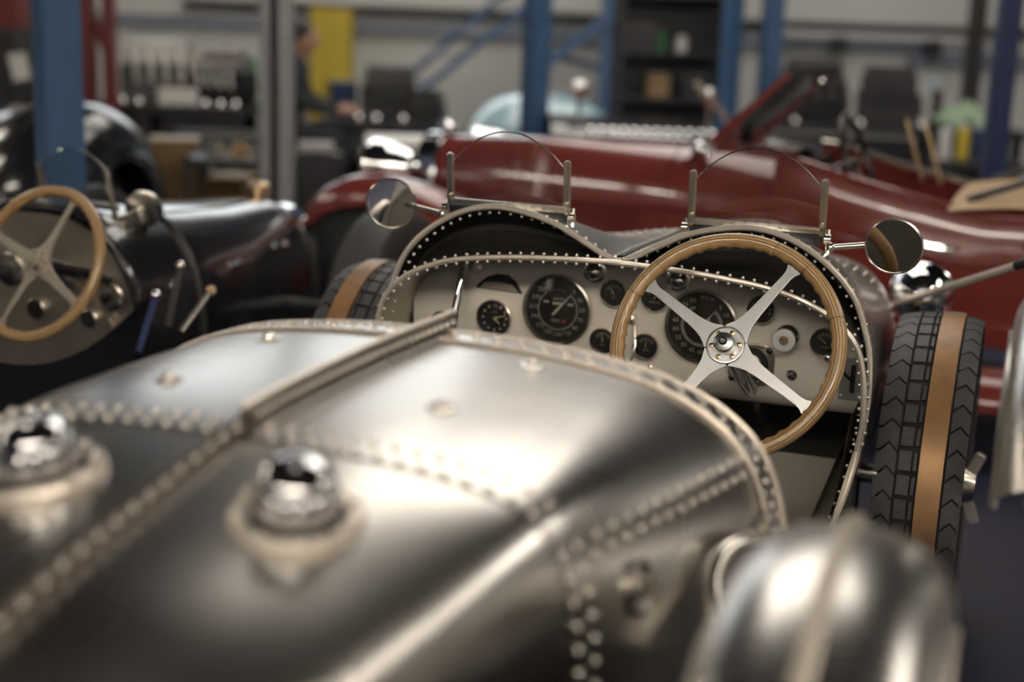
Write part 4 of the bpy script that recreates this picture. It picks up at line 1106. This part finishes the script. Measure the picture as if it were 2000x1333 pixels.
# ================================================================== BENCHES AND CLUTTER
def bench(label, u, w, L, D, H, top='wood_bench', leg='dark_steel', drawers=3):
    b = hall_thing('workbench', label, 'workbench', u, w)
    MB().box((0, 0, H - .03), (L, D, .06)).build('worktop', top, b, bevel=.006)
    for sx in (-1, 1):
        for sy in (-1, 1): MB().box((sx * (L / 2 - .06), sy * (D / 2 - .06), (H - .06) / 2), (.07, .07, H - .06)).build('leg', leg, b)
    MB().box((0, 0, .18), (L - .1, D - .1, .03)).build('shelf', leg, b)
    MB().box((0, D / 2 - .04, H / 2), (L - .1, .02, H - .08)).build('back_panel', leg, b)
    for k in range(drawers):
        x = -L / 2 + .3 + k * .5
        if x > L / 2 - .25: break
        d_ = MB().box((x, -D / 2 + .02, H - .17), (.44, .03, .18)).build('drawer', leg, b, bevel=.004)
        MB().cyl((x - .07, -D / 2 - .015, H - .17), (x + .07, -D / 2 - .015, H - .17), .01, 8).build('handle', 'nickel', d_)
    return b
def on(px, py, w): return atw(px, py, w)
def tin(label, px, w, z, r, h, m, m2='plastic_white', group=None, name='spray_can', cat='can'):
    q = atw(px, 100, w); t_ = hall_thing(name, label, cat, q[0], w, z, 0, group)
    MB().lathe([(r, 0), (r, h * .8), (r * .55, h * .88), (r * .5, h * .9)], (0, 0, 0), (0, 0, 1), 14).build('body', m, t_)
    MB().lathe([(r * .5, h * .88), (r * .5, h), (0, h * 1.01)], (0, 0, 0), (0, 0, 1), 12).build('lid', m2, t_)
    return t_
def carton(label, px, w, z, d, m, rz=0., name='carton', cat='box', group=None):
    q = atw(px, 100, w); t_ = hall_thing(name, label, cat, q[0], w, z, rz, group)
    MB().box((0, 0, d[2] / 2), d).build('box_body', m, t_, bevel=.006)
    MB().box((0, 0, d[2] + .002), (d[0] * .98, d[1] * .12, .004)).build('tape', 'white_paper' if m != 'white_paper' else 'cardboard', t_)
    return t_
def engine(label, px, w, z, s, m1='iron', m2='cast_alu', rz=0.):
    q = atw(px, 100, w); e = hall_thing('engine', label, 'engine', q[0], w, z, rz)
    MB().box((0, 0, .17 * s), (.52 * s, .26 * s, .26 * s)).build('crankcase', m1, e, bevel=.02 * s)
    MB().box((0, 0, .36 * s), (.46 * s, .17 * s, .14 * s)).build('cylinder_head', m2, e, bevel=.012 * s)
    MB().cyl((-.21 * s, 0, .45 * s), (.21 * s, 0, .45 * s), .05 * s, 14).build('cam_cover', m2, e)
    for k in range(4):
        x = (-.17 + .113 * k) * s
        MB().tube([(x, -.08 * s, .36 * s), (x, -.17 * s, .37 * s), (x + .02 * s, -.21 * s, .30 * s), (x + .03 * s, -.21 * s, .16 * s)], .022 * s, 8).build('exhaust_pipe', m2, e)
    pl = MB().lathe([(.09 * s, 0), (.09 * s, .03 * s), (.03 * s, .035 * s)], (.26 * s, 0, .16 * s), (1, 0, 0), 20).build('pulley', 'dark_steel', e)
    MB().box((0, 0, .02 * s), (.44 * s, .2 * s, .04 * s)).build('sump', m1, e)
    return e
# --- left bench, behind the black car
BZ = .70
bl = bench('cluttered dark workbench behind the red press and black car', atw(326, 100, 9.2)[0], 9.2, 1.10, .65, BZ, 'dark_steel')
engine('stripped engine with pale cylinder head on the left workbench', 300, 9.15, BZ, .80, 'iron', 'cast_alu', .3)
engine('small dark engine with bright pipes on the left workbench', 440, 9.15, BZ, .70, 'dark_steel', 'cast_alu', -.4)
for k, (px, m, m2, nm) in enumerate(((396, 'plastic_orange', 'plastic_white', 'orange spray can on the left workbench'), (420, 'red_dull', 'plastic_white', 'dark red spray can on the left workbench'), (444, 'plastic_white', 'red_dull', 'white spray can with red lid on the left workbench'), (468, 'red_dull', 'dark_steel', 'red can with black lid at the right end of the left workbench'), (492, 'plastic_green', 'plastic_white', 'green bottle beside the grey post'), (372, 'nickel', 'dark_steel', 'bare metal can on the left workbench'))):
    tin(nm, px, 9.35, BZ, .034, .30 + .03 * (k % 3), m, m2, name='spray_can')
pq = hall_thing('paper_sheet', 'white papers propped at the back of the left workbench', 'paper', atw(335, 100, 9.45)[0], 9.45, BZ, .1)
MB().box((0, 0, .20), (.22, .008, .32), Matrix.Rotation(-.25, 3, 'X')).build('sheet', 'white_paper', pq); MB().box((.02, -.03, .03), (.2, .02, .06)).build('clip_foot', 'dark_steel', pq)
carton('white parts box lying on the left workbench', 345, 9.0, BZ, (.24, .18, .10), 'white_paper', .3)
ob = carton('ochre steel crate in front of the left workbench', 338, 7.6, 0, (.26, .34, .62), 'ochre_paint', .2, 'crate', 'crate')
carton('second ochre crate lower beside the first one', 452, 7.9, 0, (.22, .34, .40), 'ochre_paint', -.1, 'crate', 'crate')
engine('oily engine block standing on the floor under the left workbench', 430, 8.4, 0, 1.2, 'dark_steel', 'iron', .15)
tr = hall_thing('parts_trolley', 'dark parts trolley in front of the left workbench', 'trolley', atw(470, 100, 7.2)[0], 7.2)
for z in (.20, .56): MB().box((0, 0, z), (.52, .36, .03)).build('tray', 'dark_steel', tr, bevel=.005)
for sx in (-1, 1):
    for sy in (-1, 1):
        MB().cyl((sx * .24, sy * .16, .05), (sx * .24, sy * .16, .60), .014, 8).build('upright', 'iron', tr); MB().cyl((sx * .24, sy * .16 - .015, .035), (sx * .24, sy * .16 + .015, .035), .034, 12).build('castor', 'rubber', tr)
for k, (px, m) in enumerate(((422, 'nickel'), (468, 'brass'), (514, 'nickel'))):
    q = atw(px, 200, 7.2); g_ = hall_thing('gear_wheel', ('steel gear at the left of the trolley tray', 'brass gear in the middle of the trolley tray', 'steel gear at the right of the trolley tray')[k], 'gear', q[0], 7.2, .576)
    MB().lathe([(.05, 0), (.05, .04), (.02, .04), (.02, .07), (0, .07)], (0, 0, 0), (0, 0, 1), 40, flute=lambda t, h: 1 + .06 * (1 if math.cos(16 * t) > 0 else -1)).build('gear', m, g_)
    MB().cyl((0, 0, .06), (0, 0, .13), .012, 10).build('shaft', 'nickel', g_)
# --- far-left dark cabinet
q = atw(4, 150, 8.3); cb = hall_thing('tool_cabinet', 'tall black tool cabinet at the far left edge', 'cabinet', q[0] - .16, 8.3)
MB().box((0, 0, .575), (.62, .5, 1.15)).build('carcass', 'dark_steel', cb, bevel=.01)
for k in range(4):
    d_ = MB().box((0, -.255, .16 + .26 * k), (.56, .02, .235)).build('drawer', 'dark_steel', cb, bevel=.004); MB().cyl((-.15, -.275, .23 + .26 * k), (.15, -.275, .23 + .26 * k), .01, 8).build('handle', 'iron', d_)
pp = hall_thing('notice', 'white notice taped to the black cabinet at the far left', 'paper', atw(38, 130, 8.02)[0], 8.02, atw(38, 130, 8.02)[2] - .10)
MB().box((0, 0, .1), (.10, .004, .15), Matrix.Rotation(-.2, 3, 'Y')).build('sheet', 'white_paper', pp); MB().box((0, -.003, .16), (.03, .003, .012)).build('tape', 'cardboard', pp)
carton('dark red box on top of the black cabinet', 18, 8.3, 1.15, (.20, .3, .22), 'red_dull', 0, 'tool_box', 'box')
# --- middle bench, worker, yellow cabinet
bm2 = bench('long workbench with machine parts behind the red front wing', atw(748, 100, 9.6)[0], 9.6, .80, .7, .62, 'dark_steel')
yc = hall_thing('cabinet', 'yellow steel cabinet against the pale wall behind the worker', 'cabinet', atw(650, 80, 12.1)[0], 12.1)
MB().box((0, 0, .66), (.32, .40, 1.32)).build('carcass', 'yellow_paint', yc, bevel=.01)
for sx in (-1, 1):
    d_ = MB().box((sx * .078, -.21, .66), (.150, .02, 1.26)).build('door', 'yellow_paint', yc, bevel=.004); MB().cyl((sx * .02, -.225, .6), (sx * .02, -.225, .75), .008, 8).build('handle', 'dark_steel', d_)
engine('black engine with aluminium cover on the middle workbench', 762, 9.6, .62, .72, 'dark_steel', 'iron', .2)
engine('grey gearbox-like engine at the right of the middle workbench', 838, 9.4, .62, .42, 'iron', 'iron', -.5)
carton('navy tool case on the middle workbench beside the worker', 672, 9.82, .62, (.18, .22, .22), 'cloth_blue', .1, 'tool_case', 'case')
carton('dark crate carrying a pale tray in front of the middle workbench', 625, 8.5, .0, (.26, .26, .48), 'dark_steel', .1, 'crate', 'crate')
carton('pale metal tray on the dark crate in front of the middle workbench', 618, 8.5, .49, (.20, .2, .05), 'cast_alu', .1, 'metal_tray', 'tray')
for k, px in enumerate((760,)):
    carton(('dark crate under the left half of the middle workbench', 'dark crate under the right half of the middle workbench')[k], px, 9.0, 0, (.30, .34, .42), 'dark_steel', .1 * k, 'crate', 'crate')
engine('bare cast engine on the floor in front of the middle workbench', 806, 8.3, 0, 1.25, 'dark_steel', 'cast_alu', .1)
carton('brown cardboard box on the middle workbench right of the engine', 848, 9.86, .62, (.16, .14, .16), 'cardboard', .2)
# --- person seated at the bench (dark overall), leaning forward to the right
def person():
    q = atw(596, 100, 9.3)
    P = hall_thing('person', 'person in dark work clothes seated at the middle workbench', 'person', q[0] - .09, 9.3)
    V = [((-.06, 0, .50), .13), ((-.05, 0, .62), .125), ((-.02, 0, .78), .135), ((.02, 0, .92), .12), ((.045, 0, 1.0), .06), ((.065, -.0, 1.04), .05),
         ((.02, -.17, .93), .065), ((.06, -.22, .76), .05), ((.22, -.16, .69), .04), ((.30, -.13, .69), .034),
         ((.02, .17, .93), .065), ((.06, .22, .76), .05), ((.22, .14, .69), .04), ((.30, .10, .69), .034),
         ((-.02, -.10, .50), .095), ((.32, -.12, .52), .075), ((.34, -.12, .10), .05), ((.42, -.12, .05), .045),
         ((-.02, .10, .50), .095), ((.32, .12, .52), .075), ((.34, .12, .10), .05), ((.42, .12, .05), .045)]
    Ed = [(0, 1), (1, 2), (2, 3), (3, 4), (4, 5), (3, 6), (6, 7), (7, 8), (8, 9), (3, 10), (10, 11), (11, 12), (12, 13), (0, 14), (14, 15), (15, 16), (16, 17), (0, 18), (18, 19), (19, 20), (20, 21)]
    def skinned(name, V, Ed, m, root=0):
        me = bpy.data.meshes.new(name); me.from_pydata([v[0] for v in V], Ed, []); o = link(name, me, P)
        md = o.modifiers.new('skin', 'SKIN'); md.use_smooth_shade = True
        sk = me.skin_vertices[0].data
        for i, v in enumerate(V): sk[i].radius = (v[1], v[1]); sk[i].use_root = (i == root)
        s_ = o.modifiers.new('sub', 'SUBSURF'); s_.levels = 1; s_.render_levels = 2
        me.materials.append(MATS[m]); return o
    skinned('overall', V, Ed, 'cloth_dark')
    h = MB().ball((.085, 0, 1.125), .082, 18, 12, (1.05, .86, 1.25)); h.ball((.172, 0, 1.115), .016, 8, 6, (1, .8, 1.2)); h.ball((.08, -.072, 1.12), .018, 8, 6, (.7, .4, 1.2)); h.ball((.08, .072, 1.12), .018, 8, 6, (.7, .4, 1.2))
    h.cyl((.06, 0, 1.0), (.08, 0, 1.08), .045, 12)
    hd_ = h.build('head', 'skin', P)
    MB().ball((.06, 0, 1.165), .092, 16, 10, (1.02, .92, .82)).build('hair', 'hair', hd_)
    for s in (-1, 1): MB().ball((.158, s * .03, 1.135), .010, 8, 6).build('eye', 'hair', hd_)
    MB().box((.163, 0, 1.075), (.008, .04, .006)).build('mouth', 'red_dull', hd_)
    for s, y in ((-1, -.13), (1, .10)):
        pm = skinned('hand', [((.30, y, .69), .030), ((.36, y, .688), .034), ((.39, y, .686), .028)] + sum([[((.395, y + d, .685), .009), ((.425 + .01 * (1 - abs(k - 1.5)), y + d * 1.1, .678), .008), ((.445 + .012 * (1 - abs(k - 1.5)), y + d * 1.1, .662), .007)] for k, d in enumerate((-.026, -.009, .009, .026))], []) + [((.345, y - s * .03, .69), .010), ((.38, y - s * .045, .684), .009)],
                     [(0, 1), (1, 2)] + sum([[(2, 3 + 3 * k), (3 + 3 * k, 4 + 3 * k), (4 + 3 * k, 5 + 3 * k)] for k in range(4)], []) + [(1, 15), (15, 16)], 'skin')
    st2 = hall_thing('stool', 'round workshop stool under the seated person', 'stool', q[0] - .14, 9.3)
    MB().lathe([(.16, 0), (.17, .02), (.15, .045), (0, .05)], (0, 0, .345), (0, 0, 1), 24).build('seat', 'black_plastic', st2)
    for k in range(4): a = PI / 4 + k * PI / 2; MB().cyl((.09 * math.cos(a), .09 * math.sin(a), .345), (.17 * math.cos(a), .17 * math.sin(a), 0), .012, 8).build('leg', 'iron', st2)
person()
# --- blue stair against the far wall
sr = hall_thing('steel_stair', 'blue steel stair with two sloping stringers against the pale wall', 'stair', 0, 11.3)
for (a, b, w_) in (((772, 172), (960, 10), 0.0), ((868, 142), (1022, 18), -.5)):
    p0, p1 = atw(a[0], a[1], 11.3 + w_), atw(b[0], b[1], 11.3 + w_); dd = p1 - p0
    p0 = p0 - dd * (p0[2] / dd[2]) * .97; p1 = p1 + dd * 2.2
    MB().beam((p0[0], w_, p0[2]), (p1[0], w_, p1[2]), .05, .24, up=(0, 1, 0)).build('stringer', 'blue_steel', sr)
    if w_ == 0.0: base = (p0, dd)
for k in range(14):
    p0, dd = base; z = .2 + .2 * k; x = p0[0] + dd[0] * (z - p0[2]) / dd[2]
    MB().box((x + .12, -.25, z), (.22, .46, .025)).build('tread', 'grey_steel', sr)
# --- blue engine crane
q = atw(1150, 60, 10.75); ec = hall_thing('engine_crane', 'blue engine crane with angled jib behind the pale blue car', 'crane', q[0], 10.75)
MB().box((.13, 0, .75), (.09, .09, 1.5)).build('mast', 'blue_steel', ec, bevel=.006)
MB().beam((-.42, 0, .88), (.17, 0, 1.36), .07, .18, up=(0, 1, 0)).build('jib', 'blue_steel', ec)
MB().beam((-.30, 0, 1.05), (.13, 0, .95), .05, .07, up=(0, 1, 0)).build('ram', 'navy_steel', ec)
for y in (-.3, .3): MB().box((-.2, y, .06), (1.1, .07, .08)).build('leg', 'blue_steel', ec)
MB().tube([(-.42, 0, .78), (-.42, 0, .62), (-.40, 0, .58), (-.37, 0, .60)], .014, 8).build('hook', 'iron', ec)
# --- dark cabinet range and things on it
q = atw(1308, 90, 11.0); dk = hall_thing('storage_rack', 'tall black storage rack between the two blue columns', 'rack', q[0], 11.0)
for z in (.30, .74, 1.08, 1.5): MB().box((0, 0, z), (.80, .5, .03)).build('shelf', 'dark_steel', dk)
for sx in (-1, 1):
    for sy in (-1, 1): MB().box((sx * .39, sy * .23, .85), (.05, .05, 1.7)).build('upright', 'dark_steel', dk)
MB().box((0, .26, .85), (.84, .02, 1.7)).build('back_panel', 'dark_steel', dk)
carton('cardboard box on the middle shelf of the black rack', 1288, 10.95, .755, (.16, .2, .17), 'cardboard')
carton('dark bin on the right of the rack shelf', 1360, 10.95, .755, (.22, .3, .16), 'dark_steel', 0, 'storage_bin', 'bin')
carton('dark bin on the upper rack shelf', 1250, 10.95, 1.095, (.24, .3, .18), 'dark_steel', 0, 'storage_bin', 'bin')
tin('small pale jar on the upper rack shelf', 1330, 10.9, 1.095, .045, .13, 'plastic_white', 'dark_steel', name='jar', cat='jar')
tin('green bottle on the upper rack shelf', 1292, 10.9, 1.095, .03, .16, 'plastic_green', 'dark_steel', name='bottle', cat='bottle')
# --- dark tourer with chrome strip behind the red car
q = atw(1350, 220, 7.6); dt = hall_thing('tourer_car', 'black open car with chrome louvred bonnet strip behind the red roadster', 'car', q[0], 7.9, 0, .04)
G = [[(x, .48 * math.copysign(abs(math.cos(a)) ** .6, math.cos(a)), .30 + (.48 - .03 * x) * max(0, math.sin(a)) ** .5) for a in np.linspace(0, PI, 22)] for x in np.linspace(-.75, 1.25, 14)]
MB().grid(G).build('body', 'black_paint', dt, angle=60)
for k in range(15): MB().lathe([(.022, -.012), (.026, 0), (.022, .012)], (-.55 + .058 * k, -.40, .745), (1, 0, 0), 10).build('chrome_louvre', 'chrome', dt)
MB().cyl((-.62, -.42, .71), (.36, -.42, .71), .012, 8).build('trim_strip', 'chrome', dt)
for sx in (-.5, .95):
    for sy in (-.55, .55): MB().lathe(tyre_profile(.33, .07), (sx, sy, .33), (0, 1, 0), 32).build('tyre', 'rubber', dt)
for k, (x, z) in enumerate(((-.60, .95), (.10, .93))):
    MB().cyl((x, -.2, .72), (x, -.2, z), .012, 8).build('lamp_stalk', 'chrome', dt); MB().lathe([(0, -.05), (.04, -.04), (.052, 0), (.05, .015), (0, .02)], (x, -.2, z), (0, -1, 0), 18).build('spot_lamp', 'chrome', dt)
MB().beam((.25, -.2, .76), (.02, -.2, 1.0), .03, .05, up=(0, 1, 0)).build('screen_frame', 'nickel', dt)
# --- pale blue car
q = atw(1052, 215, 9.2); pb = hall_thing('small_car', 'pale blue car with a rounded body, partly hidden by the blue column', 'car', q[0], 9.3, 0, .05)
G = []
for x in np.linspace(-.54, .56, 16):
    t_ = (x - .01) / .56; hh = .30 + .55 * max(0., 1 - abs(t_) ** 3.0) ** .5
    G.append([(x, .6 * math.copysign(abs(math.cos(a)) ** .6, math.cos(a)), .26 + (hh - .26) * max(0, math.sin(a)) ** .5) for a in np.linspace(0, PI, 20)])
MB().grid(G).build('body', 'pale_blue_paint', pb, angle=60)
for sx in (-.34, .36):
    for sy in (-.55, .55): MB().lathe(tyre_profile(.26, .07), (sx, sy, .26), (0, 1, 0), 32).build('tyre', 'rubber', pb)
MB().tube([(-.46, -.60, .55), (.0, -.62, .60), (.48, -.60, .55)], .016, 8).build('trim_strip', 'chrome', pb)
for sx in (-.4, .42): MB().lathe([(0, -.05), (.06, -.03), (.07, .02), (0, .03)], (sx, -.58, .50), (0, -1, .1), 18).build('lamp', 'chrome', pb)
# --- right bench with cloths and bottles
rb = bench('wooden workbench by the right wall behind the red roadster', atw(1745, 150, 10.2)[0], 10.2, 1.75, .7, .66, 'dark_steel')
engine('dark engine with chrome pipe at the left of the right workbench', 1592, 10.1, .66, .88, 'dark_steel', 'iron', .2)
engine('black engine on the right workbench centre', 1742, 10.1, .66, .82, 'dark_steel', 'dark_steel', -.2)
gc = hall_thing('cloth', 'crumpled green cloth on the right workbench beside the navy column', 'cloth', atw(1890, 150, 10.0)[0], 10.0, .66)
MB().grid([[(x, y, .16 * math.exp(-((x / .17) ** 2 + (y / .16) ** 2)) + .02 * math.sin(40 * x + 20 * y) + .022) for x in np.linspace(-.2, .2, 16)] for y in np.linspace(-.2, .2, 12)]).build('drape', 'cloth_green', gc); MB().box((0, 0, .012), (.34, .34, .02)).build('fold', 'cloth_green', gc, bevel=.005)
sc_ = hall_thing('cloth', 'pale blue rag hanging over the green cloth on the right workbench', 'cloth', atw(1872, 150, 9.95)[0], 10.40, .66)
MB().grid([[(x, .04 * math.sin(12 * x) + y * .2, .34 - .8 * abs(x) + .03 * y) for x in np.linspace(-.10, .12, 10)] for y in np.linspace(-.2, .2, 8)]).build('drape', 'cloth_sky', sc_); MB().box((0, 0, .12), (.06, .06, .24)).build('stand', 'dark_steel', sc_)
for k, (px, m, m2, lab) in enumerate(((1865, 'plastic_white', 'cloth_blue', 'white bottle on the bench below the green cloth'), (1900, 'yellow_paint', 'plastic_white', 'yellow bottle on the bench below the green cloth'), (1925, 'cloth_blue', 'plastic_white', 'blue bottle beside the navy column'))):
    tin(lab, px, 9.2, .52, .040, .22, m, m2, name='bottle', cat='bottle')
lw = bench('low dark shelf unit carrying bottles near the navy column', atw(1890, 150, 9.2)[0], 9.2, .7, .5, .52, 'dark_steel', 'dark_steel', 0)
cp = hall_thing('wall_conduit', 'grey pipe conduit running along the right part of the pale wall', 'pipe', atw(1740, 20, 12.3)[0], 12.36, 1.245)
MB().cyl((-.95, 0, 0), (.85, 0, 0), .03, 12).build('pipe', 'plastic_white', cp)
for x in (-.4, .4): MB().box((x, .02, -.06), (.14, .10, .14)).build('junction_box', 'dark_steel', cp, bevel=.01)
wp2 = hall_thing('door_frame', 'black post beside the navy column at the pale wall', 'post', atw(1932, 60, 10.6)[0], 10.9)
MB().box((0, 0, 1.3), (.12, .10, 2.6)).build('post', 'dark_steel', wp2, bevel=.006); MB().box((0, 0, .01), (.2, .2, .02)).build('base_plate', 'dark_steel', wp2)
# --- small chrome domes added among the parts to make bright glints
def shells(label, spots, w, z, group):
    m1 = MB().lathe([(.034, 0), (.036, .006), (.030, .024), (.016, .036), (0, .040)], (0, 0, 0), (0, 0, 1), 18).mesh('shell', 'chrome')
    m2 = MB().lathe([(.040, -.004), (.040, .004), (.033, .006)], (0, 0, 0), (0, 0, 1), 18).mesh('rim', 'nickel')
    order = {3: ('leftmost', 'middle', 'rightmost'), 4: ('leftmost', 'second', 'third', 'rightmost'), 5: ('leftmost', 'second', 'third', 'fourth', 'rightmost')}[len(spots)]
    for k, (px, dw) in enumerate(spots):
        t_ = hall_thing('glint_dome', order[k] + ' ' + label, 'lamp shell', atw(px, 150, w + dw)[0], w + dw, z + .004, 0, group)
        link('shell', m1, t_); link('rim', m2, t_)
shells('small added chrome glint dome on the front of the left workbench', [(236, -.27), (268, -.27), (398, -.27), (428, -.27), (458, -.27)], 9.2, BZ, 'chrome glint domes on the left workbench')
shells('small added chrome glint dome on the lower trolley tray', [(432, -.1), (470, -.1), (505, -.1)], 7.2, .215, 'chrome glint domes on the trolley')
shells('small added chrome glint dome on the front of the middle workbench', [(700, -.28), (735, -.28), (788, -.28)], 9.6, .62, 'chrome glint domes on the middle workbench')
shells('small added chrome glint dome on the front of the right workbench', [(1560, -.28), (1652, -.28), (1690, -.28), (1810, -.28)], 10.2, .66, 'chrome glint domes on the right workbench')
